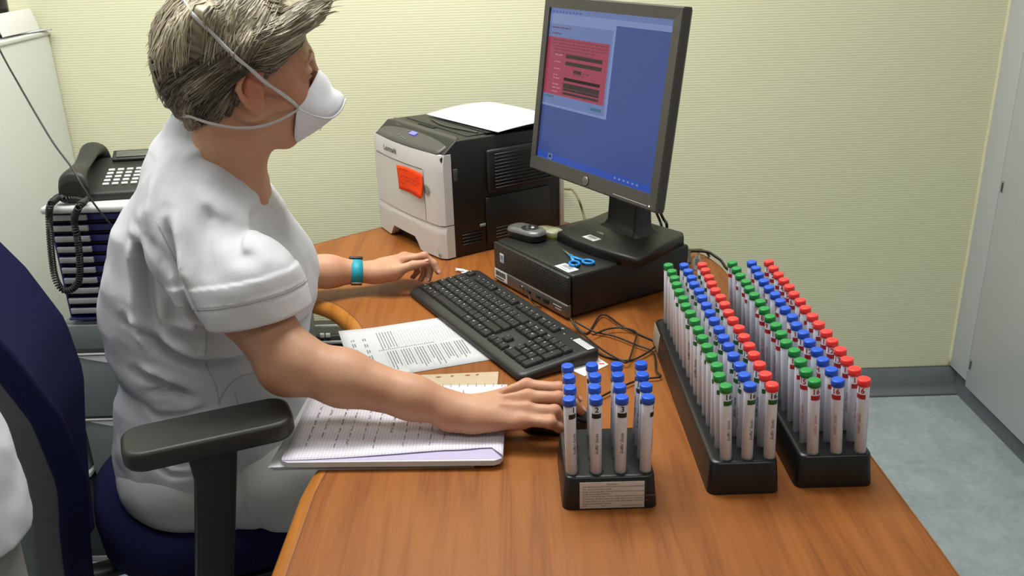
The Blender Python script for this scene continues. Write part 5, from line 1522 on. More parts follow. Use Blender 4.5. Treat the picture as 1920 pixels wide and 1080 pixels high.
# left arm
LS, LE, LW = np.array([-.545, 1.670, 1.010]), np.array([-.545, 1.815, .818]), np.array([-.318, 1.872, .786])
sk.cap(LS, LE, .052, .046, .03); f1 = LE+(LW-LE)*.3
sk.cap(LE, f1, .044, .043, .02); sk.cap(f1, LE+(LW-LE)*.65, .043, .033, .02); sk.cap(LE+(LW-LE)*.65, LW, .033, .0235, .02)
LF = [[(-.190, 1.876, .818), (-.170, 1.874, .801), (-.162, 1.868, .783)],
     [(-.190, 1.893, .806), (-.180, 1.886, .782), (-.184, 1.878, .762)],
     [(-.197, 1.908, .796), (-.194, 1.900, .771), (-.202, 1.893, .757)],
     [(-.214, 1.926, .786), (-.212, 1.918, .766), (-.221, 1.912, .756)]]
LTH = [(-.290, 1.852, .788), (-.248, 1.840, .799), (-.212, 1.844, .809), (-.184, 1.850, .811)]
hand_chain(sk, LW, [(-.240, 1.873, .812), (-.236, 1.894, .812), (-.240, 1.914, .805), (-.250, 1.932, .796)],
    LF, LTH, fr=(.0094, .0086, .0078, .0066))
sk.cap((-.300, 1.858, .786), (-.256, 1.850, .790), .019, .0165, .02)
sk.cap((-.285, 1.876, .804), (-.238, 1.882, .817), .010, .004, .012)

wom = thing('person', 'seated woman in a white short-sleeved tunic and white face mask, one hand on the mouse', 'person', (-.60, 1.53, .46))
vv, ff = polygonise(sk, (-.80, 1.12, 0.0), (.16, 2.00, 1.42), .0034 if QUICK else .0024)
def hole_keep(v): return np.ones(len(v), bool)
body, bv = mesh_from('body', vv, ff, M['skin'], wom, 2)
from mathutils.bvhtree import BVHTree
bbv = BVHTree.FromPolygons([Vector(v) for v in bv.tolist()], [list(f) for f in ff.tolist()])
L_ = hloc(bv)
fl = np.zeros(len(bv))
ear = np.exp(-((np.abs(L_[:, 1])-.086)/.010)**2-((L_[:, 0]+.006)/.026)**2-((L_[:, 2]-.004)/.036)**2); fl = np.maximum(fl, ear*.75)
chk = np.exp(-((L_[:, 0]-.07)/.03)**2-((L_[:, 2]+.012)/.025)**2); fl = np.maximum(fl, chk*.35*(L_[:, 2] > -.15))
for c in [tuple(f_[0]) for f_ in RF]+[tuple(f_[2]) for f_ in RF]+[tuple(m_) for m_ in RM_]+[(-.190, 1.876, .818), (-.24, 1.873, .812), (-.05, 1.21, .79), (-.162, 1.868, .783), (-.184, 1.850, .811), tuple(RW+np.array([-.03, -.02, 0]))]:
    fl = np.maximum(fl, .5*np.exp(-((bv-np.array(c))**2).sum(1)/.014**2))
set_attr(body, 'flush', fl)
# nails
M['nail'] = mat('nail', rgb(206, 150, 136), .3, noise_amt=.03)
for pts_ in RF+[RT[1:]]+LF+[LTH[1:]]:
    p1, p0_ = Vector(pts_[2]), Vector(pts_[1]); d_ = (p1-p0_).normalized(); up_v = Vector((0, -.25, 1)); up_v = (up_v-d_*up_v.dot(d_)).normalized(); sd = d_.cross(up_v)
    h_ = bbv.ray_cast(p1+up_v*.03+d_*.001, -up_v, .04)
    if h_[0] is None: continue
    b = MB(); bb = bmesh.new(); bmesh.ops.create_uvsphere(bb, u_segments=14, v_segments=8, radius=1)
    for f in bb.faces: f.smooth = True
    Mx = Matrix(((d_.x, sd.x, up_v.x, h_[0].x), (d_.y, sd.y, up_v.y, h_[0].y), (d_.z, sd.z, up_v.z, h_[0].z), (0, 0, 0, 1))) @ Matrix.Diagonal((.0058, .0044, .0011, 1))
    b.absorb(bb, Mx); b.build('fingernail', M['nail'], wom, world=True)
# eyes
for y in (-1, 1):
    b = MB(); c = hl(.0782, y*.034, .0130); 
    bb = bmesh.new(); bmesh.ops.create_uvsphere(bb, u_segments=24, v_segments=16, radius=.0132*HS)
    for f in bb.faces: f.smooth = True
    RM = Matrix([list(r_) for r_ in HR]).to_4x4()
    for f in bb.faces:
        cc = f.calc_center_median(); f.material_index = 1 if cc.x > .0125 else 0
    b.absorb(bb, Matrix.Translation(Vector(c)) @ RM); b.build('eye', [M['eye'], M['iris']], wom, world=True)
    b = MB()
    pts = [Vector(hl(.0785+.0166*math.cos(a), y*.034+.0166*math.sin(a), .0145-.0018*(a*.9)**2*.5)) for a in np.linspace(-.85, .85, 12)]
    b.tube(pts, .0010, n=5)
    for i in range(11):
        a = -.8+.16*i; p = Vector(hl(.0785+.0166*math.cos(a), y*.034+.0166*math.sin(a), .0143)); q = Vector(hl(.0785+.0225*math.cos(a), y*.034+.0225*math.sin(a), .0130)); b.tube([p, p.lerp(q, .6), q], .0004, n=4, taper=lambda f: 1-.7*f)
    b.build('eyelashes', mat('lash', rgb(66, 48, 38), .7, noise_amt=.1), wom, world=True)
    b = MB()
    for i in range(34):
        f = .22+.78*i/33
        def bp_(dx, dz):
            o_ = Vector(hl(.16, y*(.010+.044*f)*1.25, .036+.009*math.sin(PI*min(1, f*1.1))+dz)); t_ = Vector(hl(.02, y*(.008+.030*f+dx), .036+.009*math.sin(PI*min(1, f*1.1))+dz))
            h_ = bbv.ray_cast(o_, (t_-o_).normalized()); return h_[0]
        p, q = bp_(0, -.002), bp_(.003, .003)
        if p and q and (p-q).length < .02: b.tube([p, q], .00045, n=4)
    b.build('eyebrow', mat('brow_hair', rgb(166, 124, 94), .7, noise_amt=.1), wom, world=True)

# ---- tunic
def groove(s, pts, w, a, y=1.30, g=None):
    "a crease (a>0) or a raised fold (a<0) running along pixel-traced points of the tunic's near side"
    P_ = [np.array(W(u, v, y)) for u, v in pts]
    segs = [(P_[i][[0, 2]], P_[i+1][[0, 2]]) for i in range(len(P_)-1)]
    c = np.mean(P_, 0); R = max(np.linalg.norm(p-c) for p in P_)+w*3+.25
    def fn(p):
        q = p[:, [0, 2]]; d_ = np.full(len(p), 9.0)
        for j, (A_, B_) in enumerate(segs):
            ba = B_-A_; h_ = np.clip(((q-A_)@ba)/(ba@ba+1e-12), 0, 1); d_ = np.minimum(d_, np.linalg.norm(q-A_-h_[:, None]*ba, axis=1))
        t0 = np.linalg.norm(q-segs[0][0], axis=1); t1 = np.linalg.norm(q-segs[-1][1], axis=1)
        tap = np.clip(t0/.03, .15, 1)*np.clip(t1/.03, .15, 1)
        return (g or (1.75 if y > 1.295 else .85))*a*np.exp(-(d_/w)**2)*tap*(p[:, 1] < 1.52)
    s.add(fn, c, R, .001, 'd')
tu = SDF()
zs = [.430, .470, .52, .58, .64, .70, .745, .80, .86, .94, 1.03, 1.08, 1.12, 1.15]
xb = [-.690, -.752, -.768, -.764, -.752, -.742, -.722, -.737, -.738, -.716, -.676, -.640, -.612, -.580]
xf = [-.40, -.385, -.385, -.385, -.385, -.388, -.388, -.378, -.372, -.378, -.402, -.430, -.468, -.50]
ry = [.160, .180, .186, .184, .178, .172, .168, .172, .178, .184, .176, .150, .12, .085]
tu.loft(zs, [(a+b_)/2 for a, b_ in zip(xb, xf)], [1.53]*len(zs), [(b_-a)/2 for a, b_ in zip(xb, xf)], ry, .03, e=2.1)
# bust and lower belly
tu.ell((-.425, 1.475, .905), (.060, .070, .075), None, .05); tu.ell((-.425, 1.60, .905), (.060, .070, .075), None, .05)
# trapezius and nape, shoulders
tu.cap((-.545, 1.53, 1.140), (-.520, 1.515, 1.190), .060, .040, .04)
tu.cap((-.52, 1.43, 1.075), (-.552, 1.61, 1.045), .068, .060, .05)
tu.cap((-.500, 1.385, 1.045), (-.500, 1.40, 1.04), .078, .078, .05)
tu.cap((-.550, 1.675, 1.000), (-.550, 1.66, 1.00), .070, .070, .05)
# near sleeve
CU = np.array(W(484, 592, 1.312)); CU2 = np.array([-.562, 1.770, .89])
SHN = np.array([-.502, 1.375, 1.035])
axs = CU-np.array(W(441, 425, 1.33)); axs /= np.linalg.norm(axs)
tu.cap(SHN, SHN+(CU-SHN)*.5, .080, .079, .022); tu.cap(SHN+(CU-SHN)*.5, CU-axs*.03, .079, .079, .02); tu.cap(CU-axs*.05, CU+axs*.02, .0795, .078, .01)
tu.cap((-.550, 1.680, .998), CU2, .070, .068, .02)
# collar: neckline opening
nk0, nk1 = np.array([-.462, 1.53, 1.24]), np.array([-.385, 1.560, 1.040])
# creases and raised folds of the near side
G = groove
G(tu, [(300, 408), (330, 488), (352, 540), (372, 590), (396, 622)], .0085, .011)
G(tu, [(318, 400), (345, 470), (368, 535)], .010, -.006)
G(tu, [(237, 454), (246, 560), (258, 620), (283, 672)], .013, .013)
G(tu, [(218, 470), (222, 560), (232, 640), (262, 690)], .014, -.008)
G(tu, [(255, 440), (300, 480), (330, 520)], .009, .008)
G(tu, [(203, 636), (232, 645), (290, 690), (345, 715), (420, 722), (500, 738)], .010, .014)
G(tu, [(206, 620), (240, 625), (300, 665), (350, 692), (430, 705)], .011, -.009)
G(tu, [(285, 645), (330, 655), (420, 662), (520, 668)], .009, .008)
G(tu, [(290, 628), (340, 636), (420, 645)], .010, -.007)
G(tu, [(222, 738), (262, 748), (318, 775), (350, 792)], .009, .010)
G(tu, [(222, 722), (270, 730), (330, 756)], .009, -.007)
G(tu, [(236, 780), (290, 768), (340, 775)], .007, .008)
G(tu, [(226, 800), (262, 822), (330, 815), (380, 800)], .008, .008)
G(tu, [(240, 870), (300, 905), (350, 900)], .008, .007)
G(tu, [(255, 905), (300, 925), (350, 922)], .006, .005)
G(tu, [(440, 745), (445, 700), (500, 690), (560, 700)], .007, .007)
G(tu, [(300, 570), (305, 620), (318, 650)], .012, .006)
G(tu, [(390, 640), (388, 700), (400, 760)], .006, .004)
G(tu, [(250, 330), (262, 400), (268, 440)], .012, -.005)
# sleeve folds
G(tu, [(352, 352), (395, 385), (452, 420), (500, 455)], .009, .007, 1.29)
G(tu, [(340, 372), (385, 405), (440, 440), (480, 470)], .010, -.006, 1.29)
G(tu, [(368, 392), (372, 440), (395, 500)], .009, .007, 1.28)
G(tu, [(420, 440), (450, 480), (505, 488)], .009, .008, 1.28)
G(tu, [(330, 440), (345, 500), (372, 545)], .008, -.005, 1.28)
G(tu, [(455, 400), (500, 445), (525, 485)], .007, .006, 1.29)
G(tu, [(300, 330), (370, 342), (430, 372)], .008, .005, 1.33)
def wr(p): return .0020*nse(p, 60, 1)+.0042*nse(p*np.array([1, 1, 1.6]), 26, 4)
tu.add(wr, (-.56, 1.53, .8), 1.0, .001, 'd')
# turned-up cuff band on the near sleeve: a raised ring above the hem
cuv = axs
def band(p):
    q = p-CU; t_ = q@cuv; rr = np.linalg.norm(q-np.outer(t_, cuv), axis=1)
    near = (rr < .13)
    r = -.0038*np.clip((t_+.072)/.002, 0, 1)*near*(t_ < .06)
    r = r+.0022*np.exp(-((t_+.038)/.0022)**2)*near - .0014*np.exp(-((t_+.0425)/.002)**2)*near
    return r
tu.add(band, CU, .14, .001, 'd')
# cut the sleeve flat at its hem, hollow it, open the neck and trim the hem
def cut1(p):
    q = p-CU; t_ = q@cuv; rr = np.linalg.norm(q-np.outer(t_, cuv), axis=1)
    return np.maximum(.0-t_+0*rr, rr-.115)      # negative (inside) beyond the hem, near the sleeve axis
tu.add(cut1, CU+cuv*.05, .16, .004, 's')
tu.cap(CU-cuv*.05, CU+cuv*.06, .0655, .073, .004, 's')
c2 = (CU2-np.array([-.550, 1.680, .998])); c2 /= np.linalg.norm(c2)
tu.add(lambda p: np.maximum(-((p-CU2)@c2), np.linalg.norm(p-CU2-np.outer((p-CU2)@c2, c2), axis=1)-.11), CU2+c2*.05, .16, .004, 's')
tu.cap(CU2-c2*.04, CU2+c2*.06, .060, .066, .004, 's')
tu.cap(nk0, nk1, .062, .014, .006, 's')
tu.cap(np.array([-.445, 1.53, 1.21]), np.array([-.34, 1.535, 1.14]), .052, .048, .006, 's')
def hemcut(p):
    # hem: slopes with the sitter's hips
    hz = .440+.10*(p[:, 0]+.70)*(p[:, 0] > -.70)
    return np.where(p[:, 2] < .60, p[:, 2]-hz, 1.0)
tu.add(hemcut, (-.58, 1.53, .45), .35, .004, 's')
vv, ff = polygonise(tu, (-.84, 1.22, .40), (-.28, 1.88, 1.26), .0042 if QUICK else .0030)
tunic, tv = mesh_from('tunic', vv, ff, M['fabric'], wom, 1)
from mathutils.bvhtree import BVHTree
tbv = BVHTree.FromPolygons([Vector(v) for v in tv.tolist()], [list(f) for f in ff.tolist()])
M['seam'] = mat('seam_thread', rgb(176, 177, 182), .85, spec=.2, noise_amt=.05)
u1 = np.cross(cuv, [0, 1, 0.1]); u1 /= np.linalg.norm(u1); u2 = np.cross(cuv, u1)
for t_ in (-.040, -.0015):
    pts = []
    for i in range(61):
        a = 2*PI*i/60; dd = u1*math.cos(a)+u2*math.sin(a); o_ = CU+cuv*(t_-.0)
        h_ = tbv.ray_cast(Vector(o_+dd*.12), Vector(-dd), .07)
        if h_[0] is not None: pts.append(h_[0]+Vector(dd)*.0003)
    if t_ < -.01:
        run = []
        for p in pts:
            if run and (p-run[-1]).length > .02:
                if len(run) > 3:
                    b = MB(); b.tube(run, .0011, n=6); b.build('cuff_seam', M['seam'], wom, world=True)
                run = []
            run.append(p)
        if len(run) > 3:
            b = MB(); b.tube(run, .0011, n=6); b.build('cuff_seam', M['seam'], wom, world=True)
def on_tunic(pts, r=.0007, name='seam'):
    q = []
    for p in spline([Vector((u, v, 0)) for u, v in pts], 6):
        h_ = tbv.ray_cast(Vector((0, 0, CH)), ray(p.x, p.y).normalized())
        if h_[0] is not None: q.append(h_[0]-ray(p.x, p.y).normalized()*.0004)
    run = []
    for p in q+[None]:
        if p is None or (run and (p-run[-1]).length > .03):
            if len(run) > 3:
                b = MB(); b.tube(run, r, n=5); b.build(name, M['seam'], wom, world=True)
            run = []
        if p is not None: run.append(p)
on_tunic([(232, 905), (262, 925), (300, 940), (352, 946)])
on_tunic([(388, 622), (386, 680), (404, 720), (412, 760)])
on_tunic([(410, 755), (425, 728), (452, 706), (500, 694)], .0010, 'pocket_edge')
on_tunic([(440, 735), (452, 780)], .0008, 'pocket_edge')
on_tunic([(293, 413), (330, 491), (350, 540), (372, 585)], .0009)
# lapel collar
b = MB()
col = [(-.520, 1.478, 1.192), (-.468, 1.452, 1.150), (-.425, 1.468, 1.100), (-.395, 1.500, 1.060), (-.372, 1.538, 1.020)]
out_ = [(-.548, 1.452, 1.165), (-.495, 1.415, 1.122), (-.445, 1.425, 1.078), (-.402, 1.465, 1.035), (-.372, 1.530, 1.000)]
b2 = [W(468, 330, 1.57), W(486, 362, 1.57), W(498, 390, 1.56), W(510, 418, 1.55), W(526, 448, 1.54)]
o2 = [W(474, 332, 1.63), W(505, 354, 1.64), W(528, 378, 1.64), W(538, 404, 1.62), W(535, 446, 1.58)]
def strip(A_, B_, up=.004):
    a = spline(A_, 6); c = spline(B_, 6)
    return [[p.lerp(q, f)+Vector((0, 0, up*math.sin(PI*f))) for p, q in zip(a, c)] for f in np.linspace(0, 1, 5)]
b.grid(strip(b2, o2, .006))
b.build('lapel', M['fabric'], wom, world=True, mods=[('SOLIDIFY', dict(thickness=.0035, offset=0)), ('SUBSURF', dict(levels=1, render_levels=1))])
# pocket seams and stitching lines (thin raised threads on the tunic's near side)
# ---- trousers
tr = SDF()
tr.ell((-.622, 1.525, .540), (.140, .180, .108), None, .05)
tr.cap((-.60, 1.445, .545), (-.17, 1.40, .538), .098, .074, .04); tr.cap((-.17, 1.40, .538), (-.22, 1.40, .13), .072, .066, .03)
tr.cap((-.60, 1.61, .545), (-.19, 1.68, .538), .098, .074, .04); tr.cap((-.19, 1.68, .538), (-.25, 1.70, .13), .072, .066, .03)
tr.add(lambda p: .0020*nse(p, 40, 2)+.002*nse(p*np.array([2., 1, 1]), 22, 7), (-.4, 1.5, .4), 1.2, .001, 'd')
tr.add(lambda p: .005*np.exp(-((p[:, 0]+.465+.25*(p[:, 2]-.5))/.008)**2)*(p[:, 1] < 1.5), (-.46, 1.4, .5), .2, .001, 'd')
tr.add(lambda p: p[:, 2]-.12, (-.25, 1.5, .1), .5, .003, 's')
tr.cap((-.22, 1.40, .18), (-.22, 1.40, .05), .058, .060, .003, 's'); tr.cap((-.25, 1.70, .18), (-.25, 1.70, .05), .058, .060, .003, 's')
vv, ff = polygonise(tr, (-.84, 1.22, .09), (-.06, 1.82, .72), .0065 if QUICK else .005)
mesh_from('trousers', vv, ff, M['trouser'], wom, 2)
# shoes
for an in ((-.22, 1.40), (-.25, 1.70)):
    s2 = SDF(); s2.cap((an[0]-.035, an[1], .042), (an[0]+.15, an[1]+.01, .036), .042, .036, .02); s2.cap((an[0], an[1], .05), (an[0], an[1], .085), .044, .044, .02)
    s2.add(lambda p: p[:, 2]-.002, (an[0]+.05, an[1], 0), .3, .003, 's')
    vv, ff = polygonise(s2, (an[0]-.10, an[1]-.07, -.01), (an[0]+.21, an[1]+.08, .15), .006); mesh_from('shoe', vv, ff, M['white'], wom, 1)

# ---- watch band on the left wrist
dW = Vector(LW-LE).normalized(); cW = Vector(LE+(LW-LE)*.90)
q_ = dW.to_track_quat('Z', 'Y').to_matrix().to_4x4(); MW_ = Matrix.Translation(cW) @ q_
b = MB(); rows = []
for (r_, z) in ((.0262, -.0122), (.0275, -.0122), (.0278, 0), (.0275, .0122), (.0262, .0122), (.0258, 0), (.0262, -.0122)):
    rows.append([MW_ @ Vector((r_*math.cos(a)*1.06, r_*math.sin(a)*.98, z)) for a in [2*PI*i/40 for i in range(40)]])
b.grid(rows, closed=True); wb = b.build('watch_band', M['teal'], wom, world=True)
b = MB(); dn = MW_.inverted().to_3x3() @ Vector((0, -.75, -.65)); an_ = math.atan2(dn.y, dn.x)
b.box((0, 0, 0), (.004, .012, .024), .0012, M=MW_ @ Matrix.Rotation(an_, 4, 'Z') @ Matrix.Translation((.0290, 0, 0)))
o = b.build('watch_buckle', M['steel'], wom, world=True)
b = MB(); b.box((0, 0, 0), (.008, .026, .030), .003, M=MW_ @ Matrix.Rotation(an_+PI, 4, 'Z') @ Matrix.Translation((.0290, 0, 0))); b.build('watch_case', M['black'], wom, world=True)

# ---- face mask
def mk_pt(x, y, z): return Vector(hl(x, y, z))
def msk(name):
    T_ = [(.063, -.0585, -.036), (.078, -.048, -.020), (.094, -.028, -.006), (.1045, -.012, .004), (.108, 0, .007)]
    S2 = [(.063, -.0585, -.036), (.090, -.054, -.052), (.118, -.042, -.062), (.138, -.024, -.056), (.150, -.002, -.046)]
    B2 = [(.063, -.0585, -.036), (.060, -.053, -.060), (.058, -.044, -.085), (.062, -.026, -.106), (.068, 0, -.113)]
    def sym(L__): 
        a = spline(L__, 5); return a+[Vector((p.x, -p.y, p.z)) for p in a[::-1][1:]]
    Mi = [(.063, -.0585, -.036), (.084, -.054, -.036), (.108, -.038, -.034), (.124, -.019, -.029), (.1305, 0, -.027)]
    t_, s_, bo, mi_ = sym(T_), sym(S2), sym(B2), sym(Mi); b = MB()
    N = len(t_)
    up_, lo_ = [], []
    for f in np.linspace(0, 1, 9):
        up_.append([Vector(hl(*((t_[i].lerp(mi_[i], f*2) if f < .5 else mi_[i].lerp(s_[i], f*2-1))+Vector((.002, 0, .003))*math.sin(2*PI*f)**2*math.sin(PI*i/(N-1))))) for i in range(N)])
        lo_.append([Vector(hl(*(s_[i].lerp(bo[i], f)+Vector((.003, 0, -.003))*math.sin(PI*f)*math.sin(PI*i/(N-1))))) for i in range(N)])
    b.grid(up_); b.grid(lo_)
    b.tube([Vector(hl(*p)) for p in s_], .0011, n=6)
    mo = b.build(name, M['mask'], wom, world=True, mods=[('SOLIDIFY', dict(thickness=.0012, offset=1))])
    b = MB(); rs = random.Random(9)
    for (f, i, a) in ((.35, N//2-4, 'u'), (.28, N//2-3, 'u'), (.80, N//2-5, 'u')):
        p = up_[int(f*8)][i]; b.box(p, (.0018, .0012, .0018), 0)
    for k in range(5): b.box(lo_[4][N//2-5]+Vector((.0012*k, -.002, .0022*k-.004)), (.0012, .001, .0014), 0)
    b.build('printed_mark', M['greyink'], mo)
    for ch in mo.children: ch.data.transform(Matrix.Translation(-wom.location))
    return mo
msk('face_mask')
# ---- hair
hs = SDF()
def HE(c, r, k=.02, op='u', rot=None):
    hs.ell(hl(*c), np.array(r)*HS, HR, k, op)
def HCp(a, b_, ra, rb, k=.02, op='u'): hs.cap(hl(*a), hl(*b_), ra*HS, rb*HS, k, op)
HE((-.022, 0, .058), (.104, .087, .094), .02)
HE((-.062, 0, .035), (.078, .083, .075), .03)
HE((-.060, 0, -.015), (.058, .066, .055), .03)
# wavy locks as rolls
for y in (-1, 1):
    HCp((.105, y*.010, .112), (.075, y*.055, .098), .020, .020, .018)
    HCp((.075, y*.055, .098), (.030, y*.078, .080), .018, .016, .018)
    HCp((.070, y*.062, .062), (.020, y*.080, .050), .013, .012, .015)
    HCp((.030, y*.078, .080), (-.040, y*.086, .060), .016, .014, .015)
    HCp((-.02, y*.085, .035), (-.085, y*.070, .010), .014, .014, .02)
    HCp((-.06, y*.070, .110), (-.115, y*.050, .050), .022, .020, .02)
    HCp((-.115, y*.045, .050), (-.120, y*.040, -.010), .018, .017, .02)
    HCp((-.105, y*.040, -.030), (-.095, y*.030, -.062), .014, .008, .02)
HCp((.110, -.010, .112), (.110, .010, .112), .018, .018, .02)
# open the face, the ears and the neck
def face_open(p):
    L = hloc(p.astype(np.float64)); x, y, z = L[:, 0], np.abs(L[:, 1]), L[:, 2]
    xb_ = np.interp(z, [-.12, -.045, -.02, .0, .03, .055, .085, .10, .14], [-.035, -.030, -.020, .002, .040, .058, .086, .25, .30])
    xb_ = xb_+np.clip(.055-y, 0, .05)*.5*np.exp(-((z-.06)/.03)**2)
    return (-(x-xb_)*.8).astype(np.float32)
hs.add(face_open, HT, .4, .008, 's')
for y in (-1, 1): HE((-.004, y*.088, -.001), (.026, .022, .036), .008, 's')
def hn(p):
    L = hloc(p.astype(np.float64)); ang_ = np.arctan2(L[:, 2]-.03, L[:, 0]+.02)
    return (.0022*np.sin(ang_*34+6*nse(p, 18, 3))+.0030*nse(p, 60, 5)).astype(np.float32)
hs.add(hn, HT, .4, .001, 'd')
vv, ff = polygonise(hs, tuple(HT-.22), tuple(HT+np.array([.20, .20, .24])), .0036 if QUICK else .0028)
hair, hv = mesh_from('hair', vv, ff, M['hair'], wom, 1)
L_ = hloc(hv)
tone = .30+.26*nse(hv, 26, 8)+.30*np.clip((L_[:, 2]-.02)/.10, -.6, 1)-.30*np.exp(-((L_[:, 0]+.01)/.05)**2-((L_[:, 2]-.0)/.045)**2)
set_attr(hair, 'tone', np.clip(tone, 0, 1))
# strands swept over the mass
from mathutils.bvhtree import BVHTree
bvh = BVHTree.FromPolygons([Vector(v) for v in hv.tolist()], [list(f) for f in (np.array([[*p.vertices] for p in hair.data.polygons]))])
def onhair(p, off=.001):
    w_ = Vector(hl(*p)); c = Vector(hl(-.02, 0, .035)); d_ = (w_-c).normalized()
    h_ = bvh.ray_cast(c+d_*.35, -d_)
    if h_[0] is None: return None
    return h_[0]+d_*off
guides = []  # each: control points (local), spread, number, tone
for y in (-1, 1):
    G2 = [([(.118, y*.002, .112), (.085, y*.050, .118), (.040, y*.075, .098), (-.02, y*.085, .075)], .016, 60, .62),
          ([(.108, y*.020, .095), (.075, y*.060, .085), (.030, y*.080, .068), (-.02, y*.085, .055)], .012, 60, .50),
          ([(.085, y*.055, .080), (.062, y*.070, .055), (.030, y*.080, .040), (-.01, y*.085, .040)], .010, 55, .42),
          ([(.055, y*.066, .050), (.040, y*.075, .030), (.015, y*.080, .036), (-.02, y*.085, .040)], .008, 40, .32),
          ([(.040, y*.030, .15), (.010, y*.070, .12), (-.02, y*.085, .085), (-.035, y*.088, .050)], .020, 80, .72),
          ([(.00, y*.030, .15), (-.03, y*.070, .125), (-.05, y*.085, .080), (-.055, y*.085, .035)], .020, 80, .66),
          ([(-.04, y*.025, .15), (-.08, y*.055, .115), (-.10, y*.065, .070), (-.105, y*.062, .015)], .020, 90, .70),
          ([(-.06, y*.010, .14), (-.11, y*.030, .095), (-.13, y*.035, .040), (-.115, y*.040, -.030)], .020, 90, .74),
          ([(-.03, y*.088, .060), (-.07, y*.082, .030), (-.10, y*.060, .000), (-.11, y*.040, -.035)], .016, 80, .34),
          ([(.0, y*.080, .046), (-.035, y*.088, .020), (-.060, y*.078, -.010), (-.075, y*.060, -.045)], .014, 70, .16),
          ([(-.045, y*.075, -.010), (-.060, y*.066, -.030), (-.070, y*.058, -.050), (-.072, y*.050, -.070)], .016, 60, .14),
          ([(-.09, y*.050, .0), (-.105, y*.040, -.03), (-.10, y*.035, -.055), (-.105, y*.030, -.068)], .012, 50, .40),
          ([(.02, y*.055, .13), (.05, y*.05, .125), (.085, y*.030, .118), (.125, y*.012, .118)], .016, 60, .70)]
    guides += G2
b = MB(); tl = b.bm.verts.layers.float.new('tone'); rs = random.Random(21)
for (pts, sp_, n_, tn) in guides:
    n_ = int(n_*(.5 if QUICK else 1.5))
    cl = [(rs.gauss(0, 1), rs.gauss(0, 1), rs.gauss(0, 1)) for _ in range(7)]
    ct = [rs.uniform(-.34, .32) for _ in range(7)]
    for k in range(n_):
        c_ = rs.randrange(7); o_ = [cl[c_][i]*sp_*.55+rs.gauss(0, 1)*sp_*.28 for i in range(3)]
        o1 = [rs.gauss(0, 1)*sp_*.25 for i in range(3)]
        f0 = rs.uniform(0, .3); f1_ = rs.uniform(.7, 1.0)
        cp = [tuple(p[i]+o_[i]+o1[i]*(j/3) for i in range(3)) for j, p in enumerate(pts)]
        sp = spline([Vector(p) for p in cp], 4); nn_ = len(sp); sp = sp[int(f0*nn_):max(int(f0*nn_)+4, int(f1_*nn_))]
        ph_ = rs.uniform(0, 6); wp = []
        for j, p in enumerate(sp):
            if (p.x > np.interp(p.z, [-.12, -.045, -.02, .0, .03, .055, .085, .10, .14], [-.03, -.026, -.016, .006, .046, .064, .095, .25, .30])): continue
            if (p.x+.004)**2/.028**2+(p.z+.001)**2/.038**2 < 1: continue
            q = onhair((p.x, p.y, p.z), .0012+.0014*math.sin(j*.8+ph_)+rs.uniform(0, .0012))
            if q is not None: wp.append(q)
            elif wp: break
        if len(wp) < 4: continue
        if any((a-c).length > .03 for a, c in zip(wp, wp[1:])): continue
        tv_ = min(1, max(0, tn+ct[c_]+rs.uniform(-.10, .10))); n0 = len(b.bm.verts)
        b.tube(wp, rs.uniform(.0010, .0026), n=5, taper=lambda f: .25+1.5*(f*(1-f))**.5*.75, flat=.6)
        b.bm.verts.ensure_lookup_table()
        for v in b.bm.verts[n0:]: v[tl] = tv_
# loose ends standing off the outline
for k in range(60 if QUICK else 150):
    zc = rs.choice([(.118, .0, .118, .028, .006), (-.125, 0, .05, -.012, -.012), (-.108, 0, -.055, -.010, -.012), (-.12, 0, .0, -.008, -.014)])
    p = Vector((zc[0]+rs.gauss(0, .006), rs.gauss(0, .030), zc[2]+rs.gauss(0, .014))); q = onhair(tuple(p), -.002)
    if q is None: continue
    d_ = Vector(HR @ np.array([zc[3], rs.gauss(0, .006), zc[4]])); n0 = len(b.bm.verts)
    b.tube([q, q+d_*.5+Vector((0, 0, .002)), q+d_*rs.uniform(.7, 1.1)], rs.uniform(.0006, .0014), n=4, taper=lambda f: 1-.85*f)
    b.bm.verts.ensure_lookup_table(); tv_ = rs.uniform(.35, .75)
    for v in b.bm.verts[n0:]: v[tl] = tv_
b.build('hair_locks', M['hair'], wom, world=True, fixn=False)

# ---- mask straps over the hair
def strap_path(pts, w=.0062):
    b = MB(); sp = spline([Vector(p) for p in pts], 6)
    for i, p in enumerate(sp):
        if i < 2: continue
        w_ = Vector(hl(*p)); c = Vector(hl(-.02, 0, p.z*.6)); d_ = (w_-c).normalized()
        for tree in (bvh, bbv):
            h_ = tree.ray_cast(c+d_*.30, -d_, .29)
            if h_[0] is not None and (h_[0]-c).length > (w_-c).length-.0045: w_ = h_[0]+d_*.0045
        sp[i] = Vector(hloc(np.array(w_)))
    for _ in range(2):
        sp = [sp[0]]+[(sp[i-1]+sp[i]*2+sp[i+1])/4 for i in range(1, len(sp)-1)]+[sp[-1]]
    ctr = Vector((-.01, 0, .03))
    A_, B_ = [], []
    for i, p in enumerate(sp):
        t_ = (sp[min(i+1, len(sp)-1)]-sp[max(i-1, 0)]).normalized(); n_ = Vector((p.x+.01, p.y, (p.z-.03)*.35)).normalized(); s_ = t_.cross(n_).normalized()
        ww = w*(.75+.25*abs(math.sin(i*.33)))
        A_.append(Vector(hl(*(p+s_*ww/2)))); B_.append(Vector(hl(*(p-s_*ww/2))))
    b.grid([A_, B_]); return b
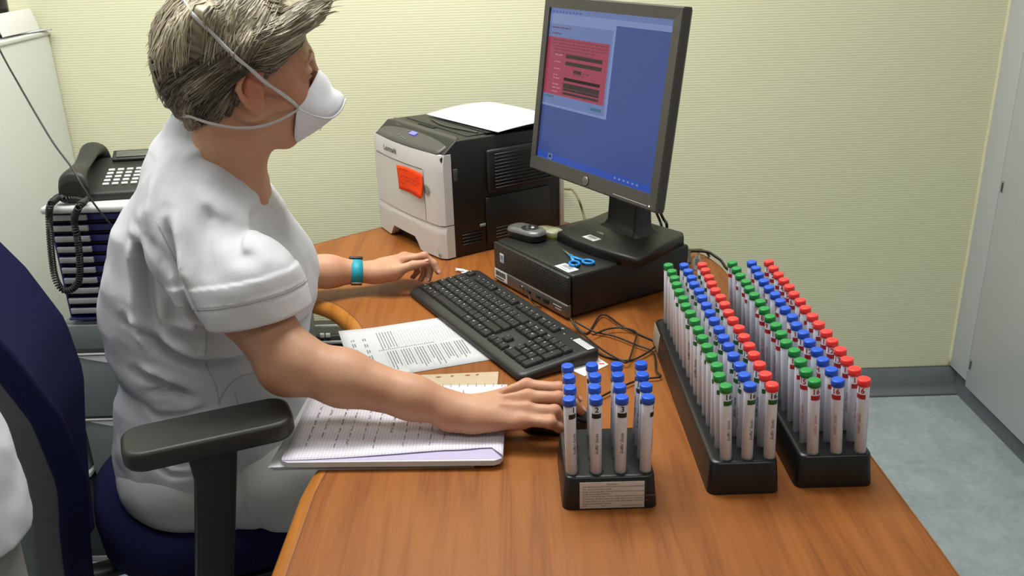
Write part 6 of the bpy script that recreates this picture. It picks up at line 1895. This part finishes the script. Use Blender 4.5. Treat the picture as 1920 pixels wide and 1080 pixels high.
for y in (-1, 1):
    b = strap_path([(.065, y*.0600, -.034), (.040, y*.074, -.006), (.016, y*.0850, .016), (-.008, y*.0975, .044), (-.035, y*.1010, .072), (-.058, y*.084, .100), (-.074, y*.060, .117), (-.086, y*.028, .126), (-.089, 0, .128)])
    b.build('mask_strap', M['strap'], wom, world=True, mods=[('SOLIDIFY', dict(thickness=.0007, offset=0))])
    b = strap_path([(.065, y*.0600, -.038), (.035, y*.069, -.050), (.000, y*.0720, -.058), (-.035, y*.0740, -.056), (-.070, y*.070, -.048), (-.098, y*.055, -.040), (-.112, y*.025, -.036), (-.115, 0, -.035)])
    b.build('mask_strap', M['strap'], wom, world=True, mods=[('SOLIDIFY', dict(thickness=.0007, offset=0))])


# ---------------------------------------------------------------- colleague standing at the left edge
ps = SDF(); PX, PY = -.862, 1.0
ps.loft([.80, .92, 1.02, 1.12, 1.25, 1.38, 1.44], [PX]*7, [PY]*7, [.165, .160, .135, .140, .165, .165, .09], [.12, .115, .10, .105, .115, .10, .07], .04)
for s_ in (-1, 1):
    ps.cap((PX+.085*s_, PY, .84), (PX+.085*s_, PY+.01, .47), .085, .058, .03); ps.cap((PX+.085*s_, PY+.01, .47), (PX+.09*s_, PY-.02, .09), .056, .036, .02)
    ps.cap((PX+.09*s_, PY-.02, .045), (PX+.10*s_, PY+.12, .03), .036, .028, .02)
    ps.cap((PX, PY, 1.37), (PX+.145*s_, PY, 1.38), .06, .050, .05)
    e_ = np.array([PX+.155*s_, PY+.03, 1.10]); w_ = np.array([PX-.02*s_, PY+.185, 1.13+.03*s_])
    ps.cap((PX+.150*s_, PY, 1.37), e_, .052, .040, .03); ps.cap(e_, w_, .040, .025, .02)
    for k in range(4):
        kn = w_+np.array([-.075*s_, .004, .024-.016*k]); ps.cap(w_, kn, .016, .011, .012); ps.cap(kn, kn+np.array([-.045*s_, -.012, -.002]), .0095, .0085, .005); ps.cap(kn+np.array([-.045*s_, -.012, -.002]), kn+np.array([-.068*s_, -.030, -.004]), .0085, .0072, .004)
    ps.cap(w_+np.array([-.02*s_, 0, .012]), w_+np.array([-.055*s_, -.004, .048]), .013, .009, .01)
ps.cap((PX, PY, 1.38), (PX, PY+.01, 1.50), .058, .052, .03)
RZ = np.array([[0, -1, 0], [1, 0, 0], [0, 0, 1.]])
T2 = np.array([PX, PY+.02, 1.60])
head_shapes(ps, lambda x, y, z: T2+RZ @ np.array([x, y, z]), RZ, 1.0)
p2 = thing('person', 'standing colleague in a white tunic and grey trousers, cut off by the left picture edge', 'person', (PX, PY, 0))
vv, ff = polygonise(ps, (PX-.32, PY-.17, 0), (PX+.32, PY+.28, 1.76), .006)
o, v2 = mesh_from('body', vv, ff, M['skin'], p2, 2); set_attr(o, 'flush', np.zeros(len(v2)))
h2 = SDF(); h2.ell(T2+RZ @ np.array([-.02, 0, .055]), (.085, .108, .096), None, .02); h2.ell(T2+RZ @ np.array([-.06, 0, .0]), (.072, .06, .075), None, .03)
def fo2(p):
    L = (p-T2) @ RZ; return -(L[:, 0]-np.interp(L[:, 2], [-.10, 0, .05, .09, .12], [-.03, -.005, .05, .082, .3]))*.8
h2.add(fo2, T2, .4, .006, 's'); h2.add(lambda p: .003*nse(p, 90, 5), T2, .4, .001, 'd')
vv, ff = polygonise(h2, tuple(T2-.16), tuple(T2+.18), .006); o, v2 = mesh_from('hair', vv, ff, M['hair'], p2, 1); set_attr(o, 'tone', .15+.1*nse(v2, 60, 2))
t2 = SDF(); t2.loft([.725, .80, .88, .94, 1.02, 1.12, 1.25, 1.38, 1.43], [PX]*9, [PY]*9, [.208, .205, .200, .190, .165, .162, .178, .165, .11], [.150, .146, .146, .140, .125, .128, .137, .12, .085], .04)
for s_ in (-1, 1): t2.cap((PX+.14*s_, PY, 1.38), (PX+.152*s_, PY+.02, 1.18), .064, .064, .03)
t2.add(lambda p: .0035*nse(p*np.array([1, 1, .5]), 36, 3)+.002*nse(p, 70, 6), (PX, PY, 1.1), 1.0, .001, 'd')
t2.add(lambda p: p[:, 2]-.752, (PX, PY, .74), .35, .003, 's'); t2.cap((PX, PY, 1.55), (PX, PY+.06, 1.36), .068, .05, .005, 's')
vv, ff = polygonise(t2, (PX-.32, PY-.22, .70), (PX+.32, PY+.24, 1.50), .006); mesh_from('tunic', vv, ff, M['fabric'], p2, 1)
t3 = SDF(); t3.ell((PX, PY, .84), (.178, .132, .13), None, .03)
for s_ in (-1, 1): t3.cap((PX+.088*s_, PY, .82), (PX+.088*s_, PY+.01, .47), .100, .078, .02); t3.cap((PX+.088*s_, PY+.01, .47), (PX+.09*s_, PY-.015, .07), .078, .072, .02)
t3.add(lambda p: .003*nse(p*np.array([1, 1, .6]), 34, 9), (PX, PY, .5), 1.0, .001, 'd'); t3.add(lambda p: p[:, 2]-.06, (PX, PY, .05), .4, .003, 's')
vv, ff = polygonise(t3, (PX-.24, PY-.20, .03), (PX+.24, PY+.20, .99), .007); mesh_from('trousers', vv, ff, mat('grey_trouser', rgb(150, 148, 146), .85, spec=.2, noise_amt=.03, bump=.3, bump_scale=900), p2, 1)
for s_ in (-1, 1):
    s2 = SDF(); s2.cap((PX+.09*s_, PY-.045, .045), (PX+.105*s_, PY+.15, .036), .044, .038, .02); s2.add(lambda p: p[:, 2]-.002, (PX, PY, 0), .4, .003, 's')
    vv, ff = polygonise(s2, (PX+.10*s_-.07, PY-.12, -.01), (PX+.10*s_+.07, PY+.22, .12), .006); mesh_from('shoe', vv, ff, M['white'], p2, 1)
